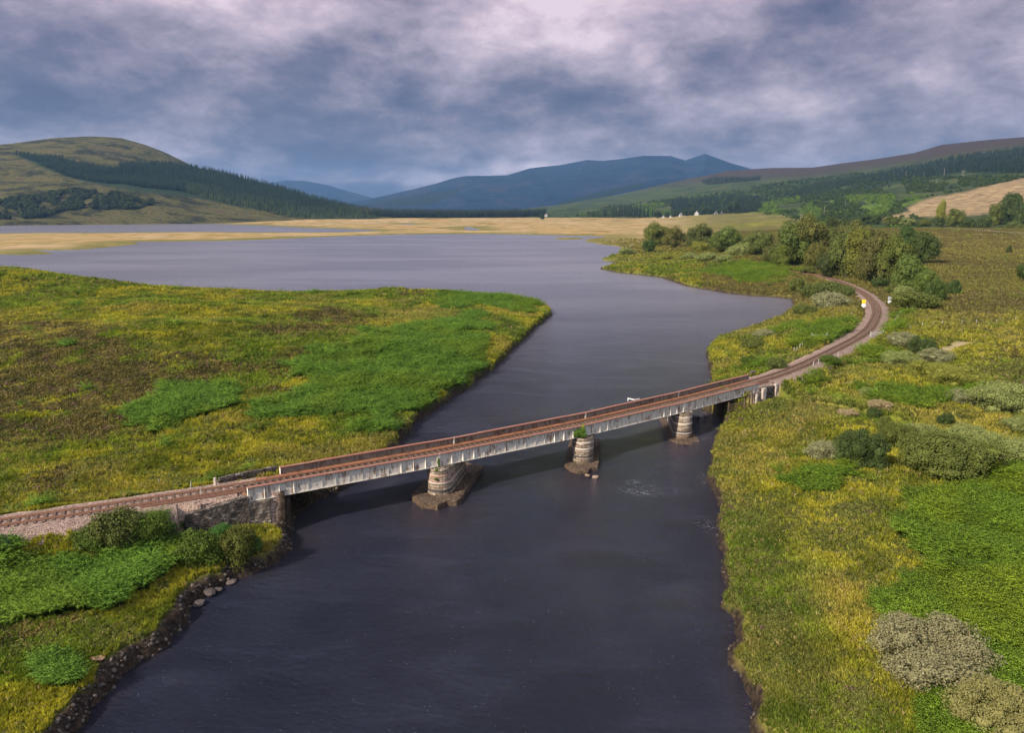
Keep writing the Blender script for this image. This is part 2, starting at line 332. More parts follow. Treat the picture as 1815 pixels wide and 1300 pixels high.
def patch(x,y,polys,D,seed):
    wx=x+(fbm(x,y,9,3,seed)-0.5)*0.07*np.clip(D,30,400); wy=y+(fbm(x,y,9,3,seed+9)-0.5)*0.10*np.clip(D,30,400)
    r=np.zeros(x.shape)
    for p in polys:
        bb=(wx>p[:,0].min()-8)&(wx<p[:,0].max()+8)&(wy>p[:,1].min()-8)&(wy<p[:,1].max()+8)
        if not bb.any(): continue
        X=wx[bb];Y=wy[bb]; s=np.where(inpoly(X,Y,p),1,-1)*segdist(X,Y,closed(p)); ew=np.clip(D[bb]*.035,1.2,7); r[bb]=np.maximum(r[bb],sstep(-1.0,1.0,s/ew))
    return r
def masks(x,y,z,d,D,az):
    near=D<900
    br=np.zeros(x.shape);he=np.zeros(x.shape);dr=np.zeros(x.shape);ba=np.zeros(x.shape);bl=np.zeros(x.shape)
    X=x[near];Y=y[near];DD=D[near]
    br[near]=patch(X,Y,WBR,DD,11); cn=fbm(X,Y,6.5,4,12); cf=fbm(X,Y,1.7,2,13); br[near]=sstep(.35,.65,br[near]*1.15+(cn-.5)*1.5+(cf-.5)*.7-.08); he[near]=patch(X,Y,WHE,DD,23); ba[near]=patch(X,Y,WBA,DD*0.3,31)
    dr[D<1500]=patch(x[D<1500],y[D<1500],WDR,D[D<1500],41)*0.8
    he=he*sstep(.15,.5,fbm(x,y,5,4,52)); n=fbm(x,y,18,4,51); he=np.maximum(he,sstep(0.64,0.76,n)*0.6*(D<420)); dr=np.maximum(dr,sstep(0.58,0.72,fbm(x,y,13,4,61))*0.55)
    m_=(D<420)
    dl=segdist(x[m_],y[m_],np.vstack([SEGL,SEGR])); s_=1-sstep(3.0,3.7,dl+(fbm(x[m_],y[m_],1.5,3,71)-.5)*1.6); bl[m_]=s_
    he=he*(1-br); 
    he=np.maximum(he,.55*sstep(330,620,D)*(az<17)); he=np.maximum(he,(az>14)*sstep(170,260,D)*(.25+.6*sstep(.38,.6,fbm(x,y,60,4,53))))*(1-br)
    bw=np.where((x<-3)&(y<78)&(y>0),.85,.22)*(.5+fbm(x,y,5,3,82)); mud=(1-sstep(bw,bw+.7,d+(fbm(x,y,1.6,3,81)-.5)*1.2))*(D<500)
    # far valley: yellow marsh
    yel=sstep(420,900,D)*sstep(16,9,az)*(.15+.85*sstep(8,70,d+(fbm(x,y,60,3,83)-.5)*60))
    return br,he,dr,ba,bl,mud,yel

# colours of living ground cover (albedo)
def foliage_mat(name,instanced,trans=0.18):
    m_,t=mat(name)
    if instanced: col=t.n('ShaderNodeAttribute',attribute_type='INSTANCER',attribute_name='tint').outputs['Color']
    else: col=t.n('ShaderNodeObjectInfo').outputs['Color']
    ri=t.n('ShaderNodeNewGeometry').outputs['Random Per Island']
    va=t.ramp(ri,[(0,0.62),(0.5,0.98),(1,1.45)] if instanced else [(0,0.72),(0.5,1.0),(1,1.28)])
    col=t.mix(1.0,col,va,'MULTIPLY')
    p=t.n('ShaderNodeBsdfPrincipled',{'Base Color':col,'Roughness':0.7,'Specular IOR Level':0.2})
    tr_=t.n('ShaderNodeBsdfTranslucent',{'Color':t.mix(1.0,col,(1.3,1.25,0.6),'MULTIPLY')})
    mx=t.n('ShaderNodeMixShader',{0:trans,1:p.outputs[0],2:tr_.outputs[0]}); t.n('ShaderNodeOutputMaterial',{0:mx.outputs[0]}); return m_
M={}
M['leaf_i']=foliage_mat('instanced_leaf',True,.34); M['leaf']=foliage_mat('leaf',False,0.15)
def bark_mat():
    m_,t=mat('bark'); n=t.noise(8,5); principled(t,t.ramp(n,[(0.3,(0.05,0.04,0.03)),(0.7,(0.16,0.14,0.12))]),0.9,n,0.5,0.05); return m_
M['bark']=bark_mat()
def terrain_mat():
    m_,t=mat('moorland'); g=t.n('ShaderNodeNewGeometry').outputs['Position']
    A1=t.n('ShaderNodeVertexColor',layer_name='cover'); A2=t.n('ShaderNodeVertexColor',layer_name='cover2')
    s1=t.n('ShaderNodeSeparateColor',{0:A1.outputs[0]}); s2=t.n('ShaderNodeSeparateColor',{0:A2.outputs[0]})
    nf=t.noise(2.6,6,0.65,g); nm=t.noise(0.35,5,0.6,g); nl=t.noise(0.045,4,0.55,g); nx=t.noise(0.006,5,0.62,t.map(g,(1,0.5,1)))
    grass=t.ramp(t.m('ADD',t.m('MULTIPLY',nf,0.45),t.m('MULTIPLY',nm,0.6)),[(0.32,(0.045,0.060,0.010)),(0.47,(0.110,0.120,0.016)),(0.60,(0.195,0.185,0.028)),(0.78,(0.30,0.25,0.06))])
    grass=t.mix(t.ramp(nl,[(0.40,0),(0.62,0.7)]),grass,t.mix(1.0,grass,(0.62,0.78,0.7),'MULTIPLY'))
    heat=t.ramp(nf,[(0.3,(0.030,0.034,0.010)),(0.5,(0.085,0.076,0.022)),(0.72,(0.17,0.135,0.042))])
    heat=t.mix(t.ramp(nm,[(0.5,0),(0.66,0.6)]),heat,(0.10,0.065,0.055))
    brk=t.ramp(nf,[(0.3,(0.014,0.026,0.004)),(0.55,(0.040,0.065,0.008)),(0.8,(0.07,0.11,0.012))])
    dry=t.ramp(nf,[(0.3,(0.12,0.095,0.025)),(0.6,(0.27,0.21,0.06)),(0.8,(0.38,0.30,0.12))])
    marsh=t.ramp(t.m('ADD',t.m('MULTIPLY',nx,0.75),t.m('MULTIPLY',t.noise(0.03,4,0.6,t.map(g,(0.6,0.5,1))),0.25)),[(0.34,(0.07,0.065,0.020)),(0.41,(0.19,0.13,0.04)),(0.47,(0.33,0.225,0.10)),(0.51,(0.19,0.15,0.05)),(0.56,(0.36,0.25,0.14)),(0.62,(0.23,0.18,0.06)),(0.70,(0.17,0.10,0.06))])
    bal=t.ramp(t.n('ShaderNodeTexVoronoi',{'Scale':9.0,'Vector':g}).outputs['Color'],[(0.1,(0.10,0.07,0.055)),(0.5,(0.26,0.18,0.14)),(0.9,(0.42,0.32,0.26))])
    mud=t.ramp(nf,[(0.35,(0.010,0.008,0.007)),(0.6,(0.045,0.032,0.022)),(0.8,(0.13,0.095,0.065))])
    bare=(0.30,0.23,0.15)
    c=t.mix(s1.outputs[1],grass,heat); c=t.mix(s1.outputs[2],c,dry); c=t.mix(s1.outputs[0],c,brk)
    c=t.mix(s2.outputs[2],c,marsh); c=t.mix(A1.outputs[1],c,bare)
    c=t.mix(s2.outputs[0],c,bal); c=t.mix(s2.outputs[1],c,mud)
    h=t.m('ADD',t.m('MULTIPLY',nf,0.35),t.m('MULTIPLY',nm,1.0))
    principled(t,c,0.95,h,0.9,0.5,0.1); return m_
M['moor']=terrain_mat()

def build_terrain():
    azf=np.linspace(-41,41,860); azc1=np.linspace(-180,-42,16)[:-0 or None]; azc2=np.linspace(42,180,16)
    az=np.concatenate([azc1,azf,azc2[:-1]]); 
    Dr=np.concatenate([np.linspace(1,21,6),np.geomspace(22,420,470),np.geomspace(426,3000,230)[0:],np.geomspace(3200,45000,14)])
    a=np.radians(az)[None,:]; D=Dr[:,None]*np.ones_like(a); x=D*np.sin(a); y=D*np.cos(a)
    z,d,DD,AZ=height(x,y,True); br,he,dr,ba,bl,mud,yel=masks(x,y,z,d,DD,AZ)
    nr,nc=x.shape; I=np.arange(nr*nc).reshape(nr,nc); J=np.roll(I,-1,1)
    F=np.stack([I[:-1],J[:-1],J[1:],I[1:]],-1).reshape(-1,4)[:, ::-1]
    V=np.stack([x,y,z],-1).reshape(-1,3)
    c1=np.stack([br,he,dr,ba],-1).reshape(-1,4); c2=np.stack([bl,mud,yel,np.ones_like(yel)],-1).reshape(-1,4)
    me=mesh_np('ground',V,F,[M['moor']],smooth=True,attrs={'cover':c1,'cover2':c2})
    return link('ground',me,kind='structure')
build_terrain()

def water_mat():
    m_,t=mat('river_water'); g=t.n('ShaderNodeNewGeometry').outputs['Position']
    sh=t.n('ShaderNodeAttribute',attribute_name='shallow').outputs['Fac']
    wv=t.map(g,(1,1,1),(0,0,0.5))
    a=t.noise(1.9,7,0.72,t.map(wv,(0.85,1.35,1)),0.3); b=t.noise(0.5,4,0.55,wv,0.3); l=t.noise(0.03,3,0.5,t.map(g,(1,2.5,1))); calm=t.ramp(t.noise(0.10,3,0.6,t.map(g,(1,1.8,1)),0.4),[(0.35,0.45),(0.65,1.0)])
    hgt=t.m('MULTIPLY',t.m('ADD',t.m('MULTIPLY',a,1.15),t.m('MULTIPLY',b,0.8)),calm)
    dist=t.n('ShaderNodeVectorMath',{0:t.map(g,(1,1,0),(0,0,0),(0,-60,0))},operation='LENGTH').outputs['Value']
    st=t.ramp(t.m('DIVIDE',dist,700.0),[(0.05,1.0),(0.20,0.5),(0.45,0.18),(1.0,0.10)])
    bmp=t.n('ShaderNodeBump',{'Height':hgt,'Strength':st,'Distance':1.0})
    # drifting flecks of foam
    vo=t.n('ShaderNodeTexVoronoi',{'Scale':3.4,'Vector':g,'Randomness':1.0}); sp=t.m('LESS_THAN',vo.outputs['Distance'],0.055)
    gate=t.m('GREATER_THAN',t.noise(0.22,4,0.7,t.map(g,(1.6,0.7,1))),0.535); foam=t.m('MULTIPLY',sp,gate); fa=t.n('ShaderNodeAttribute',attribute_name='foam').outputs['Fac']
    streak=t.m('MULTIPLY',t.m('GREATER_THAN',t.noise(2.6,6,0.72,t.map(g,(0.5,2.6,1)),1.2),0.60),fa); foam=t.m('MAXIMUM',foam,streak)
    base=t.mix(sh,t.mix(t.ramp(t.m('DIVIDE',dist,700.0),[(0.05,0),(0.35,1)]),(0.018,0.022,0.040),t.mix(t.ramp(t.noise(0.018,5,0.6,t.map(g,(0.35,1,1)),0.3),[(0.42,0),(0.6,1)]),(0.085,0.086,0.108),(0.125,0.124,0.148))),(0.060,0.030,0.018))  # far lake base lightened, standing in for reflected sky
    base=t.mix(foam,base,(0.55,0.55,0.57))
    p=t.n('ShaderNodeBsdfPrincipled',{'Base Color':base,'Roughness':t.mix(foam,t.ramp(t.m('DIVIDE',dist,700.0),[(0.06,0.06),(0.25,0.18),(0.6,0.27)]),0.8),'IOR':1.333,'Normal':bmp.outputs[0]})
    t.n('ShaderNodeOutputMaterial',{0:p.outputs[0]}); return m_
M['water']=water_mat()
def build_water():
    a=np.radians(np.concatenate([np.linspace(-170,-44,8),np.linspace(-42,42,300),np.linspace(44,170,8)]))[None,:]; Dr=np.concatenate([np.linspace(2,20,4),np.geomspace(22,3200,340)])
    D=Dr[:,None]*np.ones_like(a); x=D*np.sin(a); y=D*np.cos(a); d=-shore(x,y)
    sh=(1-sstep(0.1,1.4,d+(fbm(x,y,2,3,3)-.5)*1.5))*0.16
    foam=np.zeros_like(x)
    for (px,py,r1,r2) in((1132,866,2.2,0.8),(1225,778,2.2,.6),(1250,850,.8,2.5),(1150,875,3.0,.5),(1250,930,.8,1.5),(826,838,1.5,1.0),(1120,855,1,.5)):
        q=P(px,py); foam=np.maximum(foam,np.exp(-((x-q[0])/r1)**2-((y-q[1])/r2)**2))
    for (px,py,r) in((775,905,5),(1030,848,4),(1203,788,5),(500,960,5)):
        q=P(px,py); sh=np.maximum(sh,0.24*np.exp(-(((x-q[0])**2+(y-q[1])**2)/r**2)))
    nr,nc=x.shape; I=np.arange(nr*nc).reshape(nr,nc)
    F=np.stack([I[:-1,:-1],I[1:,:-1],I[1:,1:],I[:-1,1:]],-1).reshape(-1,4)
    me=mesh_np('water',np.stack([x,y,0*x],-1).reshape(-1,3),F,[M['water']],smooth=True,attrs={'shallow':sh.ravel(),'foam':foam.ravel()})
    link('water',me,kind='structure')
build_water()

# ------------------------------------------------------------------ hills
class Hill:
    """columns of (image column, [(row seen, distance) ... from foot to crest]) turned into a real slope with its own depth"""
    def __init__(s,cols): s.px=np.array([c[0] for c in cols],float); s.T=[c[1] for c in cols]; s.n=60
    def prof(s,px):
        v=np.linspace(0,1,s.n); ys=np.zeros((len(s.T),s.n)); ds=np.zeros_like(ys)
        for i,T in enumerate(s.T):
            k=np.linspace(0,1,len(T)); 
            ys[i]=np.interp(v,k,[q[0] for q in T]); ds[i]=np.interp(v,k,[q[1] for q in T])
        px=np.atleast_1d(px); Y=np.stack([np.interp(px,s.px,ys[:,j]) for j in range(s.n)],1); Dd=np.stack([np.interp(px,s.px,ds[:,j]) for j in range(s.n)],1)
        k=np.array([1,2,3,2,1.]);k/=k.sum()
        if len(px)>1: pass
        return Y,Dd
    def point(s,px,py):
        px=np.atleast_1d(np.asarray(px,float)); py=np.atleast_1d(np.asarray(py,float)); Y,Dd=s.prof(px); D=np.array([np.interp(-b,-y,d) for b,y,d in zip(py,Y,Dd)]); vv=np.array([np.interp(-b,-y,np.linspace(0,1,s.n)) for b,y in zip(py,Y)])
        W=PD(px,py,D); W[:,2]+=(fbm(W[:,0],W[:,1],s.nsc,5,77)-0.5)*2*s.amp*np.sin(np.pi*np.clip(vv*0.93,0,1)); return W
    def build(s,name,m_,nu,amp,nsc,masks_=None,back=400):
        s.amp=amp; s.nsc=nsc; px=np.linspace(s.px[0],s.px[-1],nu); Y,Dd=s.prof(px); k=5
        V=PD(px[:,None]*np.ones_like(Y),Y,Dd); v=np.linspace(0,1,s.n)
        nz=(fbm(V[...,0],V[...,1],nsc,5,77)-0.5)*2*amp; V[...,2]+=nz*np.sin(np.pi*np.clip(v*0.93,0,1))[None,:]
        # far side of the hill, falling away behind the crest
        u=V[:,-1,:2]/np.linalg.norm(V[:,-1,:2],axis=1)[:,None]; ex=[]
        for j,(dd,dz) in enumerate([(0.25,-0.03),(0.7,-0.14),(1.4,-0.4),(2.4,-1.0)]):
            q=V[:,-1].copy(); q[:,:2]+=u*back*dd; q[:,2]=q[:,2]*(1+dz); ex.append(q)
        f=V[:,0].copy(); f[:,:2]-=u*30; f[:,2]=-6
        V=np.concatenate([f[:,None],V,np.stack(ex,1)],1); nr,nc=V.shape[:2]; I=np.arange(nr*nc).reshape(nr,nc)
        F=np.stack([I[:-1,:-1],I[1:,:-1],I[1:,1:],I[:-1,1:]],-1).reshape(-1,4)
        X,Yp=proj(V[...,0],V[...,1],V[...,2]); at={}
        if masks_:
            for kk,fn in masks_.items(): at[kk]=fn(X,Yp,V).ravel()
        link(name,mesh_np(name,V.reshape(-1,3),F,[m_],smooth=True,attrs=at),kind='structure')
def soft(X,Y,poly,e=3.0,wob=0):
    p=np.asarray(poly,float); X=X+0*Y
    if wob: X2=X+(fbm(X,Y,14,3,5)-.5)*wob*2; Y=Y+(fbm(X,Y,11,3,6)-.5)*wob; X=X2
    s=np.where(inpoly(X,Y,p),1,-1)*segdist(X,Y,closed(p)); return sstep(-e,e,s)
def hill_mat(name,stops,sc_=0.006,over=None,stretch=(1,1,1.0),bump=6.0):
    m_,t=mat(name); g=t.n('ShaderNodeNewGeometry').outputs['Position']; gm=t.map(g,stretch)
    n1=t.noise(sc_,7,0.62,gm,0.4); n2=t.noise(sc_*7,6,0.6,gm); n=t.m('ADD',t.m('MULTIPLY',n1,0.65),t.m('MULTIPLY',n2,0.35))
    c=t.ramp(n,stops)
    for k,cc in (over or []):
        f=t.n('ShaderNodeAttribute',attribute_name=k).outputs['Fac']
        c=t.mix(f,c,t.ramp(t.noise(sc_*9,5,0.65,gm),[(0.3,cc[0]),(0.7,cc[1])]))
    principled(t,c,0.95,n2,0.8,bump,0.05); return m_

HL=Hill([(-420,[(396,2150),(372,2300),(340,2500),(310,2800),(290,3300)]),(-150,[(396,2150),(372,2300),(340,2500),(300,2800),(272,3300)]),(0,[(395,2160),(372,2300),(340,2480),(300,2780),(256,3300)]),(50,[(395,2160),(372,2300),(338,2480),(300,2780),(251,3300)]),(100,[(395,2160),(372,2300),(338,2480),(298,2780),(244,3300)]),
 (150,[(395,2170),(372,2300),(340,2480),(298,2780),(242,3300)]),(215,[(395,2170),(372,2300),(345,2480),(302,2780),(246,3300)]),(255,[(395,2180),(373,2300),(348,2480),(306,2780),(257,3250)]),(290,[(395,2180),(374,2300),(350,2480),(312,2780),(270,3200)]),(312,[(395,2180),(375,2300),(352,2480),(316,2780),(281,3150)]),
 (345,[(395,2180),(376,2300),(355,2480),(325,2750),(297,3100)]),(400,[(395,2180),(378,2300),(360,2480),(335,2700),(308,3050)]),(500,[(394,2200),(382,2330),(368,2480),(350,2650),(332,2950)]),(560,[(392,2250),(385,2350),(374,2480),(360,2620),(350,2900)]),(620,[(390,2300),(386,2400),(380,2500),(374,2600),(367,2850)]),(700,[(388,2400),(386,2450),(384,2520),(382,2600),(380,2800)])])
HR=Hill([(900,[(384,2500),(382,2700),(380,3000),(377,3600),(374,4600)]),(1000,[(384,2450),(381,2700),(376,3000),(370,3600),(362,4800)]),(1100,[(385,2400),(380,2650),(373,2950),(362,3600),(344,5200)]),(1200,[(386,2300),(379,2500),(368,2850),(348,3600),(321,5200)]),(1290,[(388,2000),(379,2300),(364,2700),(338,3500),(303,5000)]),
 (1330,[(390,1800),(379,2200),(362,2600),(334,3400),(300,4900)]),(1370,[(394,1500),(381,1900),(362,2400),(332,3300),(298,4800)]),(1440,[(402,1150),(385,1600),(362,2200),(330,3200),(297,4700)]),(1490,[(401,1100),(385,1500),(360,2100),(325,3100),(290,4600)]),(1540,[(400,1060),(384,1400),(358,2000),(320,3000),(284,4500)]),(1620,[(402,1000),(384,1300),(352,1850),(312,2800),(271,4300)]),
 (1670,[(404,970),(384,1250),(348,1800),(304,2700),(256,4100)]),(1740,[(409,930),(382,1200),(342,1750),(296,2650),(249,4000)]),(1815,[(413,900),(378,1150),(334,1700),(288,2600),(243,3900)]),(1950,[(414,900),(374,1150),(325,1700),(278,2600),(237,3900)]),(2250,[(414,900),(370,1150),(310,1700),(262,2600),(225,3900)])])
MT=Hill([(560,[(378,4500),(375,5500),(372,6500),(370,7500),(368,8500)]),(640,[(376,4500),(372,5500),(367,6500),(362,7500),(358,8800)]),(700,[(376,4500),(371,5500),(364,6500),(356,7500),(347,9000)]),(760,[(376,4500),(370,5500),(360,6600),(346,7800),(332,9200)]),(800,[(376,4500),(369,5500),(357,6600),(340,7800),(320,9300)]),(825,[(376,4500),(368,5500),(355,6600),(337,7800),(314,9400)]),
 (900,[(376,4500),(366,5500),(350,6600),(332,7800),(312,9500)]),(940,[(376,4500),(365,5500),(347,6600),(324,7800),(300,9500)]),(990,[(376,4500),(363,5500),(343,6600),(318,7800),(294,9500)]),(1040,[(376,4500),(361,5500),(339,6600),(311,7800),(283,9500)]),(1070,[(375,4500),(360,5500),(337,6600),(310,7800),(284,9500)]),(1100,[(375,4500),(359,5500),(335,6600),(307,7800),(280,9600)]),(1140,[(374,4500),(357,5500),(332,6600),(302,7800),(274,9700)]),
 (1190,[(374,4500),(355,5500),(332,6600),(302,7900),(274,9800)]),(1215,[(373,4500),(354,5500),(333,6600),(308,8000),(282,9900)]),(1250,[(372,4500),(352,5500),(330,6700),(302,8200),(272,10000)]),(1290,[(372,4500),(352,5600),(332,6800),(310,8200),(287,10000)]),(1330,[(372,4500),(354,5600),(337,6800),(318,8200),(300,9900)]),(1400,[(372,4500),(358,5600),(345,6800),(332,8200),(320,9800)]),(1520,[(374,4500),(366,5600),(358,6800),(350,8200),(345,9600)])])
BLUE=Hill([(380,[(378,10000),(365,11500),(350,13000)]),(450,[(376,10000),(350,11500),(330,13000)]),(505,[(374,10000),(345,11500),(320,13000)]),(540,[(374,10000),(346,11500),(321,13000)]),(580,[(374,10000),(350,11500),(328,13000)]),(620,[(374,10000),(356,11500),(340,13000)]),(665,[(374,10000),(362,11500),(352,13000)]),(740,[(374,10000),(369,11500),(366,13000)])])
CONIF_L=[(22,272),(60,276),(120,286),(180,296),(205,300),(215,290),(300,290),(345,298),(400,308),(500,332),(560,352),(620,369),(700,382),(640,389),(560,388),(480,375),(430,368),(350,352),(240,340),(140,320),(80,300)]
SCRUB_L=[(-100,352),(0,355),(60,350),(140,344),(200,352),(280,366),(240,374),(120,372),(60,388),(-100,392)]
CONIF_R=[(1500,333),(1530,312),(1590,300),(1660,286),(1700,278),(1815,262),(2100,236),(2100,290),(1815,307),(1750,308),(1690,308),(1640,318),(1540,330)]
CONIF_R2=[(1244,322),(1262,314),(1310,316),(1349,314),(1346,320),(1300,324),(1250,328)]
STRIP_R=[(1330,350),(1400,342),(1460,325),(1520,315),(1530,320),(1470,340),(1400,352),(1340,362)]
CONIF_V=[(1190,360),(1240,352),(1300,348),(1345,352),(1350,372),(1320,384),(1250,386),(1190,386)]
TAN_R=[(1820,312),(1708,340),(1637,354),(1610,369),(1615,376),(1560,385),(1545,392),(1640,384),(1700,384),(1760,378),(1830,366),(2200,360),(2200,280)]
BRIGHT_R=[(1340,382),(1420,366),(1500,352),(1600,345),(1640,352),(1600,372),(1550,386),(1440,384),(1380,388)]
M['hl']=hill_mat('shaded_hillside_grass',[(0.40,(0.016,0.017,0.009)),(0.47,(0.040,0.038,0.015)),(0.54,(0.080,0.074,0.024)),(0.62,(0.070,0.048,0.028))],0.010,[('wood',((0.012,0.022,0.014),(0.03,0.045,0.02)))],(1,1.5,2),9)  # grass albedo lowered to carry the cloud shadow over this hill
M['hr']=hill_mat('hillside_scrub',[(0.36,(0.012,0.022,0.012)),(0.46,(0.028,0.042,0.017)),(0.56,(0.050,0.066,0.020)),(0.66,(0.07,0.058,0.030))],0.007,[('moor',((0.028,0.022,0.020),(0.055,0.038,0.028))),('bright',((0.045,0.08,0.012),(0.10,0.15,0.022))),('tan',((0.10,0.070,0.045),(0.34,0.25,0.125))),('wood',((0.010,0.020,0.012),(0.025,0.04,0.018)))],(1,1,2.5),8)
M['mt']=hill_mat('hazy_mountain_moor',[(0.38,(0.004,0.013,0.030)),(0.5,(0.008,0.022,0.046)),(0.62,(0.026,0.030,0.046))],0.0016,[('wood',((0.006,0.014,0.014),(0.012,0.022,0.018)))],(1,1,1),40)  # blue of distant haze put into the moor albedo
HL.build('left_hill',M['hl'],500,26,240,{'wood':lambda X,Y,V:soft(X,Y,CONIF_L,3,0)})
HR.build('right_hillside',M['hr'],600,12,300,{'moor':lambda X,Y,V:np.clip(1-sstep(4,26,Y-np.interp(X,[900,1290,1440,1620,1815,2200],[340,303,297,271,243,230])),0,1),'tan':lambda X,Y,V:soft(X,Y,TAN_R,3,4),'bright':lambda X,Y,V:soft(X,Y,BRIGHT_R,6,14)*sstep(.42,.55,fbm(X,Y*2,22,3,8)),'wood':lambda X,Y,V:np.maximum.reduce([soft(X,Y,CONIF_R,3,3),soft(X,Y,CONIF_V,3,3),soft(X,Y,STRIP_R,3,4)*.8])})
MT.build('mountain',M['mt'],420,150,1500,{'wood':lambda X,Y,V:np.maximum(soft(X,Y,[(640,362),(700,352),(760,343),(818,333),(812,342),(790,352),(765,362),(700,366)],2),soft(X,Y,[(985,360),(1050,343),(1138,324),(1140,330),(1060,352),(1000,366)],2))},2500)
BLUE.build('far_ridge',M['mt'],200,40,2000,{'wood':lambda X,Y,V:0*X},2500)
# ------------------------------------------------------------------ plant shapes
def quads(cen,nor,size,asp=1.5,rng=RNG):
    n=len(cen); nor=nor/np.linalg.norm(nor,axis=1)[:,None]; r=rng.normal(size=(n,3)); a=np.cross(nor,r); a/=np.linalg.norm(a,axis=1)[:,None]; b=np.cross(nor,a)
    s=np.asarray(size)[:,None]; V=np.stack([cen-a*s*asp*.5,cen-b*s*.5,cen+a*s*asp*.5,cen+b*s*.5],1).reshape(-1,3)
    return V,np.arange(n*4).reshape(n,4)
def crown_mesh(name,seed,n,leaf,nl=14,width=0.5,low=0.12,mats=None,stems=True,flat=0.3,spiky=0.0,rr=(.15,.27)):
    """foliage from many leaf-sized faces set round uneven lobes; height 1, half-width ~ width"""
    rng=np.random.default_rng(seed); L=[]
    while len(L)<nl:
        u=rng.uniform(-1,1,3)
        if np.linalg.norm(u)>1: continue
        r=rng.uniform(*rr)*(1 if width>0.35 else 0.8)
        c=np.array([u[0]*(width-r*0.75),u[1]*(width-r*0.75),low+r*0.7+(u[2]*.5+.5)*(1-low-1.7*r)])
        if np.hypot(c[0],c[1])>width*(1.12-0.5*max(0,(c[2]-0.5))*2)-r*0.4: continue
        L.append((*c,r))
    L=np.array(L); k=rng.integers(0,nl,n*3); u=rng.normal(size=(n*3,3)); u/=np.linalg.norm(u,axis=1)[:,None]; u[:,2]+=0.25; u/=np.linalg.norm(u,axis=1)[:,None]
    bump=1+0.22*np.sin(u[:,0]*9+k)*np.cos(u[:,1]*8+k*2)+rng.normal(size=n*3)*0.07
    if spiky: bump+=np.abs(rng.normal(size=n*3))*spiky
    p=L[k,:3]+u*(L[k,3]*bump)[:,None]
    dd=np.linalg.norm(p[:,None]-L[None,:,:3],axis=2)/L[None,:,3]; ok=(dd.min(1)>0.70)&(p[:,2]>low*0.3); p=p[ok][:n];u=u[ok][:n]
    V,F=quads(p,u*0.8+rng.normal(size=p.shape)*0.55,leaf*rng.uniform(0.6,1.35,len(p)),1.4,rng)
    # inner shade mass of each lobe
    Vs=[V];Fs=[F];Ts=[];o=len(V); tri=[]
    for c in L:
        m_=7; ring=[]; 
        for i in range(1,4):
            for j in range(m_): 
                th=math.pi*i/4; ph=2*math.pi*j/m_; rr=c[3]*0.66*rng.uniform(0.9,1.08); ring.append((c[0]+rr*math.sin(th)*math.cos(ph),c[1]+rr*math.sin(th)*math.sin(ph),c[2]+rr*math.cos(th)))
        Vs.append(np.array(ring)); q=[(o+i*m_+j,o+(i+1)*m_+j,o+(i+1)*m_+(j+1)%m_,o+i*m_+(j+1)%m_) for i in range(2) for j in range(m_)]; Fs.append(np.array(q)); o+=len(ring)
    mi=np.zeros(sum(len(f) for f in Fs),int)
    if stems:
        mb=MB()
        for i in range(7):
            c=L[rng.integers(0,nl)]; a=rng.uniform(0,6.28); b0=(0.05*math.cos(a),0.05*math.sin(a),-0.02); mid=((b0[0]+c[0])*.5+rng.normal()*.03,(b0[1]+c[1])*.5+rng.normal()*.03,c[2]*.55)
            mb.tube([b0,mid,tuple(c[:3])],[0.014,0.009,0.004],5,cap=False)
        Vs.append(np.array(mb.v)); Fs.append(np.array([[i+o for i in f] for f in mb.f])); mi=np.concatenate([mi,np.ones(len(mb.f),int)])
    return mesh_np(name,np.vstack(Vs),Fs,mats or [M['leaf'],M['bark']],mi)
def trunk_mesh(name,seed,forks=5,r=0.022,bare=0.35):
    rng=np.random.default_rng(seed); mb=MB(); top=(rng.normal()*.03,rng.normal()*.03,bare)
    mb.tube([(0,0,-.04),(top[0]*.5,top[1]*.5,bare*.5),top],[r*1.5,r*1.1,r*.9],8)
    for i in range(forks):
        a=6.28*i/forks+rng.normal()*.4; R=rng.uniform(.1,.28); z=rng.uniform(.55,.85)
        mb.tube([top,(top[0]+R*.5*math.cos(a),top[1]+R*.5*math.sin(a),(bare+z)*.5),(R*math.cos(a),R*math.sin(a),z)],[r*.7,r*.45,r*.18],6)
    return mb.mesh(name,[M['bark']],True)
def conifer_mesh(name,seed,tiers=11,nb=8,rad=0.17,base=0.08,mats=None,trunk=True,fine=1):
    rng=np.random.default_rng(seed); V=[];F=[]
    for k in range(tiers):
        f=k/(tiers-1); z=base+(1-base)*f**0.92; R=rad*(1-f)**0.8*rng.uniform(.85,1.15)+0.012; 
        for j in range(nb*fine):
            a=6.28*j/(nb*fine)+rng.uniform(-.3,.3)+k; r=R*rng.uniform(.65,1.2); dz=-r*rng.uniform(.15,.55); w_=r*rng.uniform(.28,.45)/ (1+0.3*(fine-1))+.006
            ca,sa=math.cos(a),math.sin(a); zz=z+rng.uniform(-.03,.03)
            b=len(V); V+=[(0,0,zz+.03),(ca*r*.55-sa*w_,sa*r*.55+ca*w_,zz+dz*.45),(ca*r,sa*r,zz+dz),(ca*r*.55+sa*w_,sa*r*.55-ca*w_,zz+dz*.5)]; F.append((b,b+1,b+2,b+3))
    mi=[0]*len(F)
    if trunk:
        mb=MB(); mb.tube([(0,0,-.05),(0,0,.5),(0,0,.97)],[.014,.01,.003],5,cap=False); o=len(V); V+=mb.v; F+=[tuple(i+o for i in f) for f in mb.f]; mi+=[1]*len(mb.f)
    return mesh_np(name,np.array(V),np.array(F),mats or [M['leaf_i'],M['bark']],mi)
